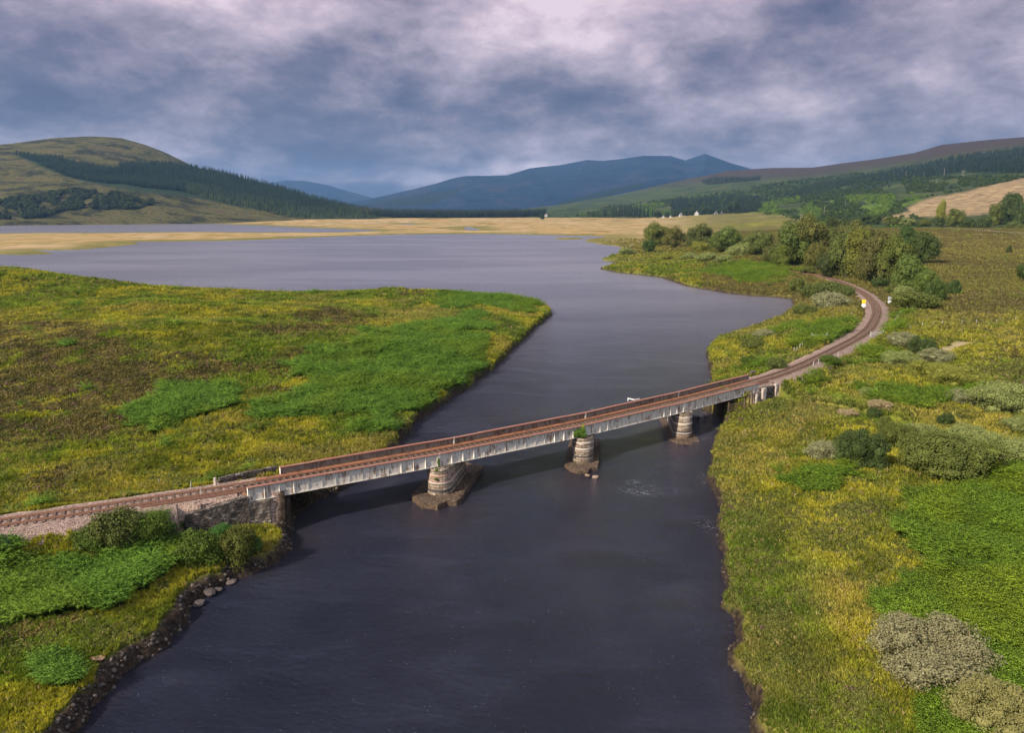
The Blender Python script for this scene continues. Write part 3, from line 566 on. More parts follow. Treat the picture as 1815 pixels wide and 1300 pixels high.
def tuft_mesh(name,seed,n=26,h=1.0,spread=.55,wd=.05):
    rng=np.random.default_rng(seed); V=[];F=[]
    for i in range(n):
        a=rng.uniform(0,6.28); r0=rng.uniform(0,.28); L=h*rng.uniform(.55,1.1); lean=rng.uniform(.1,spread); b=rng.uniform(0,6.28); x=r0*math.cos(b); y=r0*math.sin(b)
        ca,sa=math.cos(a),math.sin(a); w_=wd*rng.uniform(.6,1.3); o=len(V)
        V+=[(x-sa*w_,y+ca*w_,-.08),(x+sa*w_,y-ca*w_,-.08),(x+ca*lean*L*.4+sa*w_*.8,y+sa*lean*L*.4-ca*w_*.8,L*.6),(x+ca*lean*L,y+sa*lean*L,L*.92)]; F.append((o,o+1,o+2,o+3))
    return mesh_np(name,np.array(V),np.array(F),[M['leaf_i']])
def fern_mesh(name,seed,nf=6,np_=7):
    rng=np.random.default_rng(seed); V=[];F=[]
    for i in range(nf):
        a=6.28*i/nf+rng.uniform(-.4,.4); L=rng.uniform(.7,1.1); ca,sa=math.cos(a),math.sin(a); h=rng.uniform(.55,.95)
        for k in range(np_):
            f=(k+.8)/np_; r=L*f; z=h*math.sin(min(f*1.9,2.4))*.8; wd=.34*L*(1-f)**.7*rng.uniform(.8,1.2)+.03; d=.09*L
            for s in(-1,1):
                o=len(V); V+=[(ca*r,sa*r,z),(ca*(r+d*.2)-sa*s*wd*.6+ca*d,sa*(r+d*.2)+ca*s*wd*.6+sa*d,z-.02+rng.uniform(-.03,.03)),(ca*(r+d*.9)-sa*s*wd,sa*(r+d*.9)+ca*s*wd,z-.10*wd-.03),(ca*(r+d),sa*(r+d),z)]; F.append((o,o+1,o+2,o+3))
    return mesh_np(name,np.array(V),np.array(F),[M['leaf_i']])
def heath_mesh(name,seed,n=60,leaf=.13):
    rng=np.random.default_rng(seed); u=rng.normal(size=(n,3)); u[:,2]=np.abs(u[:,2])*1.1; u/=np.linalg.norm(u,axis=1)[:,None]; r=rng.uniform(.6,1.05,n)
    p=u*r[:,None]*np.array([.6,.6,.5]); V,F=quads(p,u+rng.normal(size=u.shape)*.6,leaf*rng.uniform(.7,1.4,n),1.6,rng); return mesh_np(name,V,F,[M['leaf_i']])
def rock_mesh(name,seed,mats,sub=2,rough=.25):
    import bmesh
    rng=np.random.default_rng(seed); bm=bmesh.new(); bmesh.ops.create_icosphere(bm,subdivisions=sub,radius=.5); off=rng.uniform(0,50,3)
    pl=[(Vector(rng.normal(size=3)).normalized(),rng.uniform(.30,.45)) for _ in range(7)]
    for v in bm.verts:
        for n_,d_ in pl:
            e=v.co.dot(n_)-d_
            if e>0: v.co-=n_*e
        v.co*=1+rng.normal()*.03; v.co.z*=.7
    me=bpy.data.meshes.new(name); bm.to_mesh(me); bm.free()
    for m_ in mats: me.materials.append(m_)
    return me
def coll(name,meshes):
    c=bpy.data.collections.new(name)
    for i,me in enumerate(meshes): o=bpy.data.objects.new('%s_shape'%name,me); c.objects.link(o)
    return c
def stuff(name,protos,pos,scl,tint,label,cat,seed=0,tilt=0.15,nonuni=None):
    rng=np.random.default_rng(seed); n=len(pos)
    me=bpy.data.meshes.new(name); me.vertices.add(n); me.vertices.foreach_set('co',np.asarray(pos,np.float32).ravel())
    rot=np.stack([rng.normal(size=n)*tilt,rng.normal(size=n)*tilt,rng.uniform(0,6.28,n)],1).astype(np.float32)
    S=np.asarray(scl,np.float32); S=np.stack([S,S,S],1) if S.ndim==1 else S
    for nm,ty,a,key in(('scl','FLOAT_VECTOR',S,'vector'),('rotv','FLOAT_VECTOR',rot,'vector'),('tint','FLOAT_COLOR',np.hstack([tint,np.ones((n,1))]).astype(np.float32),'color'),('pick','INT',rng.integers(0,len(protos),n).astype(np.int32),'value')):
        at=me.attributes.new(nm,ty,'POINT'); at.data.foreach_set(key,a.ravel())
    o=bpy.data.objects.new(name,me); C.objects.link(o); tag(o,label,cat,kind='stuff')
    g=bpy.data.node_groups.new(name+'_scatter','GeometryNodeTree'); g.interface.new_socket('Geometry',in_out='INPUT',socket_type='NodeSocketGeometry'); g.interface.new_socket('Geometry',in_out='OUTPUT',socket_type='NodeSocketGeometry')
    N=g.nodes; gi=N.new('NodeGroupInput'); go=N.new('NodeGroupOutput'); ip=N.new('GeometryNodeInstanceOnPoints'); ci=N.new('GeometryNodeCollectionInfo')
    ci.inputs['Collection'].default_value=coll(name,protos); ci.inputs['Separate Children'].default_value=True; ci.inputs['Reset Children'].default_value=True; ip.inputs['Pick Instance'].default_value=True
    def na(nm,ty): a=N.new('GeometryNodeInputNamedAttribute'); a.data_type=ty; a.inputs['Name'].default_value=nm; return a.outputs['Attribute']
    er=N.new('FunctionNodeEulerToRotation'); K=g.links.new
    K(gi.outputs[0],ip.inputs['Points']); K(ci.outputs[0],ip.inputs['Instance']); K(na('pick','INT'),ip.inputs['Instance Index']); K(na('rotv','FLOAT_VECTOR'),er.inputs[0]); K(er.outputs[0],ip.inputs['Rotation']); K(na('scl','FLOAT_VECTOR'),ip.inputs['Scale']); K(ip.outputs[0],go.inputs[0])
    md=o.modifiers.new('scatter','NODES'); md.node_group=g; return o
def lerp3(a,b,t): return np.asarray(a)[None]*(1-t[:,None])+np.asarray(b)[None]*t[:,None]

# ------------------------------------------------------------------ ground cover scattered over the near land
def scatter_cover():
    rng=np.random.default_rng(3); n=1000000
    az=np.radians(rng.uniform(-48,46,n)); D=np.exp(rng.uniform(math.log(25),math.log(900),n)); D=np.where((D>430)&(az<rng.uniform(.11,.26,n)),25+D*.3,D); x=D*np.sin(az); y=D*np.cos(az)
    z,d,DD,AZ=height(x,y,True); X,Yp=proj(x,y,z); k=(d>0.25)&(X>-520)&(X<2150)&(Yp<1500); x,y,z,d,D,AZ=[q[k] for q in(x,y,z,d,D,AZ)]
    br,he,dr,ba,bl,mud,yel=masks(x,y,z,d,D,AZ); n=len(x); r=rng.uniform(size=n)
    nm=fbm(x,y,2.2,3,91); nl=fbm(x,y,16,4,92); pos=np.stack([x,y,z],1)
    ok=(bl<.35)&(ba<.3)
    hum=sstep(.53,.68,fbm(x,y,3.6,4,93))*.50*(1-br)           # scattered low bushes of bog myrtle and heather
    ok=ok&(mud<.45); isb=ok&(br>r*0.8+.12); ish=ok&~isb&(np.maximum(he,hum)>r); thin=rng.uniform(size=n)<.62; isg=ok&~isb&~ish&(rng.uniform(size=n)<.85)
    kk=isg&(d>.25); q=np.clip((nm-.35)/.35,0,1)*.55+rng.uniform(size=n)*.45
    tg_=lerp3((.125,.150,.014),(.450,.410,.042),q); mid=sstep(.52,.66,fbm(x,y,6,3,95))[:,None]; tg_=tg_*(1-.38*mid*np.array([1,.8,.6])[None]); tg_=tg_*(1-.50*sstep(.45,.62,nl)[:,None]*np.array([.9,.45,.5])[None]); w_=np.clip(dr*1.1,0,1)*rng.uniform(.3,1,n); tg_=tg_*(1-w_[:,None])+np.array([.34,.27,.085])[None]*w_[:,None]
    tg_=np.where((rng.uniform(size=n)<.05)[:,None],np.array([.33,.27,.11])[None],tg_)
    rm=(sstep(12,17,AZ)*sstep(150,260,D)*.8)[:,None]; tg_=tg_*(1-rm)+(np.array([[.175,.155,.045]])*(.8+.4*rng.uniform(size=(n,1))))*rm
    s=.27*(np.minimum(D,330)/40)**.62*rng.uniform(.5,1.5,n)
    stuff('grass',[tuft_mesh('tuft',i,24) for i in range(4)],pos[kk],s[kk],tg_[kk],'yellow green moorland grass over both river banks','grass',1,.2)
    th=lerp3((.058,.072,.015),(.165,.170,.036),rng.uniform(size=n)*.6+q*.4); hb=(he>.5)[:,None]; th=np.where(hb&~((AZ>0)&(D<170))[:,None],lerp3((.044,.046,.012),(.165,.135,.034),q),th)
    th=np.where(((rng.uniform(size=n)<.04)&(he>.5))[:,None],np.array([.14,.08,.075])[None],th)
    th=th*(1-rm)+np.array([[.12,.105,.035]])*rm
    sh_=.40*(np.minimum(D,330)/40)**.55*rng.uniform(.6,1.5,n)
    stuff('heather',[heath_mesh('sprig',i) for i in range(3)],pos[ish],sh_[ish],th[ish],'dark olive and brown heather and bog myrtle hummocks','heather',2,.15)
    isb=isb&thin
    tb=lerp3((.070,.130,.012),(.240,.380,.032),rng.uniform(size=n)*.5+q*.5); yb=sstep(.5,.68,fbm(x,y,7,3,97))[:,None]; tb=tb*(1-yb)+tb*yb*np.array([[1.22,1.05,.9]]); blu=(AZ<0)[:,None]; tb=np.where(blu,tb*np.array([[.85,.98,1.3]]),tb)
    sb=.66*(D/40)**.45*rng.uniform(.45,1.4,n)
    stuff('bracken',[fern_mesh('frond',i) for i in range(4)],pos[isb]+np.stack([0*nm[isb],0*nm[isb],.10+1.9*np.clip(nm[isb]-.38,0,.4)],1),sb[isb],tb[isb],'bright green bracken beds','bracken',3,.18)
    # tiny flowers
    m2=isg&(rng.uniform(size=n)<.006)&(D<140); 
    # stones along the water's edge
    n=60000; az=np.radians(rng.uniform(-38,32,n)); D=np.exp(rng.uniform(math.log(28),math.log(170),n)); x=D*np.sin(az); y=D*np.cos(az); z,d,DD,AZ=height(x,y,True); X,Yp=proj(x,y,z)
    left=(X<640)&(Yp>820); lim=np.where(left,1.1,.4); k=(d>-.55)&(d<lim*(.5+.8*fbm(x,y,4,3,7)))&(rng.uniform(size=n)<np.where(left,1,.4)); sc_=rng.uniform(.12,.42,n)*np.where(left,1,.8)*(D/45)**.3
    tr_=lerp3((.022,.017,.014),(.11,.085,.068),rng.uniform(size=n)**2)
    stuff('bank_stones',[rock_mesh('stone',i,[M['stone_i']],1) for i in range(5)],np.stack([x,y,z],1)[k],sc_[k],tr_[k],'small dark stones littering the foot of the river banks','stones',4,.5)
def stone_i():
    m_,t=mat('wet_stone'); c=t.n('ShaderNodeAttribute',attribute_type='INSTANCER',attribute_name='tint').outputs['Color']; n=t.noise(6,5,.6,t.n('ShaderNodeTexCoord').outputs['Object'])
    principled(t,t.mix(1.0,c,t.ramp(n,[(.3,.6),(.7,1.4)]),'MULTIPLY'),.6,n,.5,.05,.4); return m_
M['stone_i']=stone_i()
scatter_cover()

# ------------------------------------------------------------------ woods on the hills
def in_px(poly,n,rng):
    p=np.asarray(poly,float); out=np.zeros((0,2))
    while len(out)<n:
        q=rng.uniform(p.min(0),p.max(0),(n*2,2)); out=np.vstack([out,q[inpoly(q[:,0],q[:,1],p)]])
    return out[:n]
def woods():
    rng=np.random.default_rng(12); SP=[conifer_mesh('spruce',i,9,6,.19) for i in range(4)]
    BU=[crown_mesh('bush',50+i,240,.13,7,.5,.05,[M['leaf_i'],M['bark']],False) for i in range(3)]
    q=in_px(CONIF_L,10500,rng); q=q[q[:,0]>10]; W=HL.point(q[:,0],q[:,1]); W[:,2]-=2; h=rng.uniform(13,21,len(q))*np.where(q[:,1]<300,.85,1)
    lo=np.interp(q[:,0],[22,140,240,350,430,560,640],[270,320,340,352,368,388,392])-q[:,1]; edge=np.clip(1-lo/22,0,1)*(q[:,0]>330)*(rng.uniform(size=len(q))<.8)
    t=lerp3((.012,.030,.020),(.030,.055,.028),rng.uniform(size=len(q))); t=t*(1-edge[:,None])+lerp3((.055,.085,.035),(.12,.15,.050),rng.uniform(size=len(q)))*edge[:,None]
    h=h*(1-.25*edge)
    stuff('hill_plantation',SP,W,h,t,'dark conifer plantation across the left hill','conifer wood',5,.03)
    # belt of spruce across the valley floor
    n=3600; px=600+rng.uniform(size=n)**.9*368; D=rng.uniform(2480,2820,n); W=PD(px,np.full(n,383.),D); W[:,2]=height(W[:,0],W[:,1])-1
    h=rng.uniform(19,30,n)*np.interp(px,[600,700,850,967],[1.3,1.0,.9,1.0]); t=lerp3((.010,.026,.022),(.028,.046,.030),rng.uniform(size=n)); red=((px<660)&(rng.uniform(size=n)<.5))[:,None]; t=np.where(red,np.array([[.09,.06,.045]]),t)
    stuff('valley_plantation',SP,W,h,t,'straight edged belt of dark spruce across the valley floor','conifer wood',6,.03)
    # scrub low on the left hill
    q=in_px(SCRUB_L,2600,rng); q=q[(fbm(q[:,0],q[:,1]*2,26,3,4)>.42)]; W=HL.point(q[:,0],q[:,1]); t=lerp3((.018,.032,.014),(.060,.075,.024),rng.uniform(size=len(q)))
    stuff('hill_scrub',BU,W-np.array([0,0,1.5]),rng.uniform(6,15,len(q)),t,'dark birch scrub low on the left hill','scrub',7,.1)
    # right hillside
    qs=[];ts=[];hs=[]
    for poly,n,a,b,h0,h1 in((CONIF_R,4200,(.010,.026,.016),(.026,.046,.024),13,20),(CONIF_R2,500,(.012,.026,.020),(.026,.042,.026),14,20),(STRIP_R,1500,(.014,.030,.016),(.035,.055,.024),10,18),(CONIF_V,2600,(.010,.024,.018),(.030,.050,.024),12,24)):
        q=in_px(poly,n,rng); qs.append(q); ts.append(lerp3(a,b,rng.uniform(size=n))); hs.append(rng.uniform(h0,h1,n))
    q=np.vstack(qs); W=HR.point(q[:,0],q[:,1]); stuff('hillside_plantation',SP,W-np.array([0,0,2]),np.concatenate(hs),np.vstack(ts),'dark spruce plantations high on the right hillside','conifer wood',8,.03)
    q=in_px([(1000,384),(1120,360),(1250,345),(1400,322),(1520,308),(1640,318),(1815,312),(1960,300),(1960,330),(1815,314),(1705,340),(1637,353),(1600,370),(1640,392),(1815,408),(1960,410),(1815,412),(1600,404),(1400,400),(1300,388),(1200,386)],15000,rng)
    cl=fbm(q[:,0],q[:,1]*2.6,30,4,14); keep=(cl>.40); q=q[keep]; cl=cl[keep]; W=HR.point(q[:,0],q[:,1]); f=rng.uniform(size=len(q)); t=lerp3((.020,.042,.012),(.075,.105,.020),f); br_=(fbm(q[:,0],q[:,1]*2.4,40,3,19)>.52)&(q[:,1]>345); t=np.where(br_[:,None],lerp3((.05,.10,.012),(.15,.22,.03),f),t)
    Dq=np.hypot(W[:,0],W[:,1]); s=rng.uniform(2.5,6.5,len(q))*np.clip(Dq/1800,.55,1.4)
    stuff('hillside_scrub',BU,W-np.array([0,0,.6]),s,t,'mixed green birch and gorse scrub over the right hillside','scrub',9,.1)
woods()

# ------------------------------------------------------------------ single trees and shrubs
TREE_CR=[crown_mesh('crown',100+i,10000,.023,34,.52,.0,stems=False,spiky=.10,rr=(.10,.22)) for i in range(4)]
TREE_TR=[trunk_mesh('trunk',200+i) for i in range(3)]
TW=crown_mesh('crown',131,8000,.023,26,.38,.02,stems=False,spiky=.10,rr=(.10,.2))
SHRUB=[crown_mesh('shrub',300+i,30000,.017,52,.62,.0,spiky=.16,rr=(.08,.19)) for i in range(3)]
SHRUB_S=[crown_mesh('shrub',330+i,9000,.030,30,.62,.0,spiky=.2,rr=(.10,.22)) for i in range(3)]
def hexc(h,k=1.0): 
    c=[((int(h[i:i+2],16)/255)**2.2)*k for i in(0,2,4)]; return (*c,1)
OLIVE,DARK,MID,PALE,BROWN,YEL,GREY=(.086,.108,.024,1),(.050,.075,.018,1),(.095,.114,.022,1),(.185,.215,.065,1),(.120,.105,.028,1),(.185,.195,.032,1),(.20,.205,.10,1)
TAN=(.30,.24,.13,1)
def sizes(L):
    a=np.array([[q[0],q[1]] for q in L],float); g=G(a[:,0],a[:,1]); return g
def put_trees(L):
    g=sizes(L)
    for i,(px,pb,pt,w_,colr,label) in enumerate(L):
        p=g[i]; D=math.hypot(*p[:2]); h=(pb-pt)*D/FPX*1.03+.8; wd=w_*D/FPX*1.12; rng=random.Random(i*7+1)
        t=empty('broadleaf_tree',(p[0],p[1],p[2]-.25),rng.uniform(0,6.28),label,'tree','trees along the railway curve')
        cr=TW if wd/h<.62 else TREE_CR[i%4]; asp=wd/h/(.72 if cr is TW else 1.0)
        t.scale=(h*asp*1.04,h*asp*1.04,h)
        c=link('crown',cr,t); c.color=tuple(v*rng.uniform(.88,1.12) for v in colr[:3])+(1,); link('trunk',TREE_TR[i%3],t)
put_trees([(1163,436,397,38,MID,'broad grey green tree at the far left end of the tree row, above the lake'),(1192,440,402,32,MID,'rounded green tree second from the left in the row above the lake'),(1150,448,426,20,DARK,'small dark tree below the leftmost broad tree by the lake'),
 (1238,440,397,44,MID,'tall spreading tree right of a small dark conifer above the lake'),(1285,447,406,46,OLIVE,'round olive tree in front of the brown heather mound'),(1340,455,412,50,OLIVE,'olive tree left of the dense grove by the railway'),
 (1368,468,438,32,OLIVE,'lower tree filling the left foot of the dense grove'),(1402,468,398,58,OLIVE,'large rounded tree at the left of the dense grove'),(1432,470,390,54,MID,'tallest tree of the grove with a full dark green crown'),(1456,468,404,42,OLIVE,'olive crown between the tallest tree and the brown tree'),
 (1480,442,392,42,DARK,'dark crown standing behind the middle of the grove'),(1512,446,395,46,BROWN,'brown tinted tree at the back right of the grove'),(1466,492,455,34,DARK,'dark green tree low at the front of the grove'),(1500,492,414,50,OLIVE,'broad bright olive tree at the front centre of the grove'),
 (1526,494,414,46,(.135,.145,.024,1),'yellow green tree right of the front centre of the grove'),(1557,504,418,56,OLIVE,'tall olive tree with pale trunk towards the right of the grove'),(1584,506,428,48,OLIVE,'brownish green tree before the right end of the grove'),(1606,447,405,22,DARK,'slim dark tree rising behind the right end of the grove'),
 (1632,468,420,44,DARK,'dark round tree at the right end of the grove'),(1610,519,458,52,MID,'rounded tree at the foot of the right end of the grove'),(1638,525,487,36,MID,'dark low tree just right of the grove foot'),(1657,537,503,28,DARK,'small dark round tree standing apart right of the grove'),
 (1690,524,502,18,DARK,'tiny dark bush tree alone in the right hand field'),(1788,450,438,8,DARK,'very small dark tree far out in the right hand field'),(1812,497,474,18,DARK,'dark tree cut by the right edge of the picture'),
 (1536,499,452,34,OLIVE,'lower olive tree in front between the yellow green and pale trunked trees'),(1445,480,436,34,MID,'mid green tree in front of the tallest tree of the grove'),(1386,472,430,36,MID,'mid green tree in front of the left of the grove')])
def put_shrubs(L,meshes,name,cat,group):
    g=sizes(L)
    for i,(px,pb,pt,w_,colr,label) in enumerate(L):
        p=g[i]; D=math.hypot(*p[:2]); wd=w_*D/FPX; dep=math.atan2(HC-p[2],D); h=max((pb-pt)*D/FPX-wd*.55*math.sin(dep),wd*.40)/math.cos(dep)*1.0; rng=random.Random(i*13+5)
        r=wd*.5/.60; u=np.array(p[:2])/D
        o=link(name,meshes[i%len(meshes)],None); tag(o,label,cat,group); o.location=(p[0]+u[0]*wd*.36,p[1]+u[1]*wd*.36,min(p[2]+.35,height(np.array([p[0]+u[0]*wd*.36]),np.array([p[1]+u[1]*wd*.36]))[0])-.12*h); o.rotation_euler=(0,0,rng.uniform(0,6.28)); o.scale=(r*.99,r*.99,h*1.12); o.color=colr
put_shrubs([(1462,822,774,72,GREY,'grey green willow bush left of the dark green bush'),(1525,838,755,92,DARK,'tall dark green bush beside the grey willow on the right bank'),(1676,858,782,168,MID,'largest rounded willow bush on the right bank'),(1582,800,738,66,MID,'dark bush behind and right of the tall dark bush'),
 (1640,796,748,88,PALE,'pale green bush directly behind the largest willow bush'),(1714,806,752,82,PALE,'light green bush behind the right of the largest willow'),(1786,828,768,108,PALE,'broad light green bush right of the largest willow'),(1675,758,734,28,DARK,'small dark bush poking up behind the pale bushes'),
 (1782,740,682,116,PALE,'large pale domed bush at the right edge above the willows'),(1633,634,598,46,DARK,'dark rounded bush beside the bare earth track'),(1598,620,592,50,GREY,'grey green bush near the right hand rail gate'),(1595,652,620,56,PALE,'light bush below the grey green bush near the gate'),
 (1646,672,641,68,YEL,'yellow green bush in the scrub below the bare earth track'),(1656,648,626,56,GREY,'greyish bush just behind the yellow green bush'),(1695,692,668,80,YEL,'long low yellow bush beyond the bracken strip'),(1542,706,690,40,PALE,'small pale bush inside the left end of the bracken strip'),
 (1560,730,715,40,TAN,'small tan coloured bush in the yellow grass'),(1503,742,728,34,TAN,'low tan tuft bush left of the small tan bush'),(1646,1238,1112,208,(.185,.175,.088,1),'large grey tan willow bush low on the right bank among bracken'),(1752,1330,1246,160,(.19,.18,.06,1),'olive willow bush cut by the bottom edge at the right'),
 (1705,722,706,60,GREY,'low greyish bush before the pale domed bush'),(1808,770,742,50,PALE,'pale bush cut by the right edge below the pale domed bush'),(1548,745,722,24,DARK,'little dark bush behind the tall dark bush')],SHRUB,'willow_shrub','shrub','willow bushes on the right bank')
GORSE=(.060,.095,.010,1)
put_shrubs([(210,988,898,112,(.070,.085,.016,1),'brown green broom bush beside the ballast left of the wing wall'),(272,975,914,64,GORSE,'dark broom bush just right of the brown green broom'),(300,952,905,50,(.045,.11,.018,1),'leafy green bush at the left end of the wing wall'),(362,1012,930,88,GORSE,'bright green broom bush below the wing wall'),
 (424,1022,930,72,(.075,.085,.014,1),'olive broom bush at the foot of the left abutment'),(396,962,928,44,(.045,.12,.02,1),'low leafy bush against the wing wall behind the broom'),(335,938,905,34,(.05,.12,.02,1),'leafy green bush covering the outer end of the wing wall'),(168,986,938,70,GORSE,'green broom bush at the ballast edge left of the brown green broom'),(448,992,952,44,(.06,.12,.02,1),'small green bush against the abutment foot'),(2,1002,952,60,(.03,.075,.02,1),'dark leafy bush cut by the left edge below the track')],SHRUB_S,'broom_shrub','shrub','broom bushes by the left abutment')
put_shrubs([(1221,462,446,34,PALE,'pale willow scrub right of the second lakeside tree'),(1252,464,448,38,PALE,'pale willow scrub in front of the spreading lakeside tree'),(1284,468,452,34,PALE,'pale willow scrub in front of the round olive tree'),(1242,447,427,38,YEL,'light rounded bush at the foot of the spreading lakeside tree'),(1306,456,432,38,PALE,'light bush between the round olive tree and the grove'),
 (1412,522,494,28,MID,'upright bush left of the railway curve near the lake'),(1440,530,500,46,OLIVE,'olive bush mass left of the railway curve'),(1474,526,500,60,OLIVE,'rounded olive bush inside the top of the railway curve'),(1470,548,518,66,GREY,'grey green bush inside the railway curve above the sign'),(1500,528,506,30,OLIVE,'bush close against the inside of the railway curve'),
 (1624,552,524,78,MID,'wide scrubby bush right of the grey signpost'),(1600,532,508,34,PALE,'pale bush behind the grey signpost'),(1583,524,500,26,MID,'bush between the grove and the railway curve'),(1560,512,492,30,DARK,'dark bush under the tall pale trunked tree'),(1425,560,540,44,MID,'low bush between the lake and the railway curve'),
 (1335,620,600,54,MID,'low dark bush on the shore left of the metal gate'),(1352,600,584,36,GREY,'small grey bush on the shore'),(1375,655,632,40,OLIVE,'olive bush by the left rail fence'),(1330,650,636,40,GORSE,'green bush near the far end of the bridge'),(1110,452,438,28,PALE,'pale bush at the point by the lake'),
 (1462,482,468,30,DARK,'dark bush where the railway enters the trees'),(1432,486,470,28,MID,'bush left of where the railway enters the trees'),(1472,650,632,38,GORSE,'green broom bush right of the track beyond the bridge'),(1180,462,448,24,YEL,'yellowish bush below the second lakeside tree')],SHRUB_S,'scrub_bush','shrub','bushes round the railway curve')
# hedge line of trees below the felled slope
def hedge():
    L=[(1535,398,380,22,DARK,'dark tree left of the pair behind the field'),(1552,398,381,20,DARK,'dark tree right of the pair behind the field'),(1582,402,387,30,MID,'grey green bushy tree at the left of the field hedge'),(1608,402,388,26,PALE,'pale tree beside the grey green one in the field hedge'),(1665,405,362,13,YEL,'slender yellow birch before the felled slope'),
     (1664,404,385,16,DARK,'dark bush at the foot of the yellow birch'),(1692,406,376,28,MID,'tall tree right of the yellow birch'),(1716,407,388,24,DARK,'dark round bush in the middle of the field hedge'),(1742,409,388,22,DARK,'second dark round bush in the field hedge'),(1768,400,366,28,MID,'left tree of the tall clump at the right end of the hedge'),
     (1788,400,352,30,DARK,'tallest dark tree near the right edge before the felled slope'),(1808,404,366,26,DARK,'dark tree at the right edge beside the tallest one'),(1794,413,397,24,OLIVE,'low olive bush under the tall dark trees'),(1640,402,390,18,MID,'small bush left of the yellow birch'),(1813,415,402,20,MID,'low bush at the right edge behind the fence')]
    for i,(px,pb,pt,w_,colr,label) in enumerate(L):
        p=HR.point(px,min(pb,np.interp(px,HR.px,[T[0][0] for T in HR.T])-1.0))[0]; D=math.hypot(*p[:2]); h=(pb-pt)*D/FPX*1.05; wd=w_*D/FPX
        t=empty('hedge_tree',(p[0],p[1],p[2]-.6),i*1.3,label,'tree','trees at the foot of the felled slope'); cr=TW if wd/h<.62 else TREE_CR[i%4]; a=wd/h/(.72 if cr is TW else 1); t.scale=(h*a,h*a,h)
        c=link('crown',cr,t); c.color=colr; link('trunk',TREE_TR[i%3],t)
hedge()
# tall pines at the village edge
def pines():
    CR=[conifer_mesh('crown',400+i,15,8,.15,.22,[M['leaf'],M['bark']],False,2) for i in range(3)]
    mb=MB(); mb.tube([(0,0,-.03),(.004,0,.45),(0,0,.95)],[.013,.010,.003],7); TK=mb.mesh('trunk',[M['pinebark']],True)
    X=[1072,1087,1092,1097,1101,1106,1110,1115,1119,1124,1128,1134,1141,1148,1156]; H=[20,20,23,24,25,24,25,24,25,24,25,25,21,20,17]
    LB=['lone dark pine standing left of the pine stand','leftmost pine of the close stand']+['dark bare trunked pine %s from the left of the close stand'%s for s in('second','third','fourth','fifth','sixth','seventh','eighth','ninth','tenth')]+['tall full green pine at the right of the close stand','pine just outside the right end of the close stand','second pine beyond the right end of the close stand','shortest pine at the right nearest the white houses']
    for i,(x,h) in enumerate(zip(X,H)):
        D=2280+(i%3)*30; p=PD(x,391.,D); z=height(np.array([p[0]]),np.array([p[1]]))[0]; hh=h*D/FPX
        t=empty('pine_tree',(p[0],p[1],z),i*.9,LB[i],'pine tree','stand of tall pines by the village'); t.scale=(hh*1.05,hh*1.05,hh)
        c=link('crown',CR[i%3],t); c.color=(.030,.042,.028,1) if i<11 else (.022,.046,.026,1); link('trunk',TK,t)
    p=G([1230],[436])[0]; 
    t=empty('spruce_tree',tuple(p),0,'small dark pointed conifer between two lakeside trees','conifer'); 
    q=G([1213],[432])[0]; t.location=q; D=math.hypot(*q[:2]); hh=20*D/FPX; t.scale=(hh*1.6,hh*1.6,hh); c=link('crown',CR[1],t); c.color=(.02,.032,.014,1); link('trunk',TK,t)
def pb():
    m_,t=mat('pine_bark'); n=t.noise(6,4); principled(t,t.ramp(n,[(.3,(.10,.055,.04)),(.7,(.22,.13,.10))]),.9); return m_
M['pinebark']=pb(); pines()
# ------------------------------------------------------------------ metal, stone and timber
def paint_mat(name,base,rust,amt,dark=(.05,.03,.02)):
    m_,t=mat(name); g=t.n('ShaderNodeTexCoord').outputs['Object']; st=t.map(g,(2.2,2.2,.35)); n=t.noise(1.6,6,.7,st,.4); n2=t.noise(5,5,.6,g); n3=t.noise(.9,4,.6,g)
    c=t.mix(t.ramp(n2,[(.35,0),(.7,.55)]),base,tuple(v*.72 for v in base)); f=t.m('ADD',n,t.m('MULTIPLY',t.m('SUBTRACT',n3,.5),.6))
    c=t.mix(t.ramp(f,[(.60-amt,0),(.70-amt,.85)]),c,t.mix(n2,rust,dark)); principled(t,c,.7,n2,.3,.02,.3); return m_
M['paint']=paint_mat('weathered_grey_paint',(.50,.465,.41),(.24,.12,.06),.085)
M['paint_brown']=paint_mat('rust_washed_paint',(.22,.18,.145),(.15,.07,.04),.10)
M['rib']=paint_mat('sunlit_rib_paint',(.72,.68,.62),(.26,.12,.05),.02)  # paler than the web: sunlight catching the ribs is put into the paint
M['rust']=paint_mat('red_rust',(.25,.105,.070),(.34,.24,.19),.08,(.16,.08,.06))
M['rust_o']=paint_mat('orange_rust',(.27,.115,.055),(.11,.05,.03),.10)
M['pale_top']=paint_mat('pale_worn_edge',(.46,.40,.36),(.34,.15,.08),.05)
def rail_mat():
    m_,t=mat('rusty_rail'); n=t.noise(4,5,.6); principled(t,t.ramp(n,[(.3,(.13,.055,.030)),(.7,(.27,.13,.075))]),.6,n,.2,.01,.4,.2); return m_
M['rail']=rail_mat()
def timber_mat():
    m_,t=mat('old_timber'); n=t.noise(3,6,.7,t.map(t.n('ShaderNodeTexCoord').outputs['Object'],(1,1,1))); principled(t,t.ramp(n,[(.3,(.035,.024,.018)),(.55,(.11,.075,.055)),(.8,(.22,.17,.13))]),.85,n,.4,.02); return m_
M['timber']=timber_mat()
def post_mat(): m_,t=mat('grey_post_wood'); n=t.noise(6,4); principled(t,t.ramp(n,[(.3,(.26,.25,.22)),(.7,(.46,.44,.40))]),.8); return m_
M['post']=post_mat()
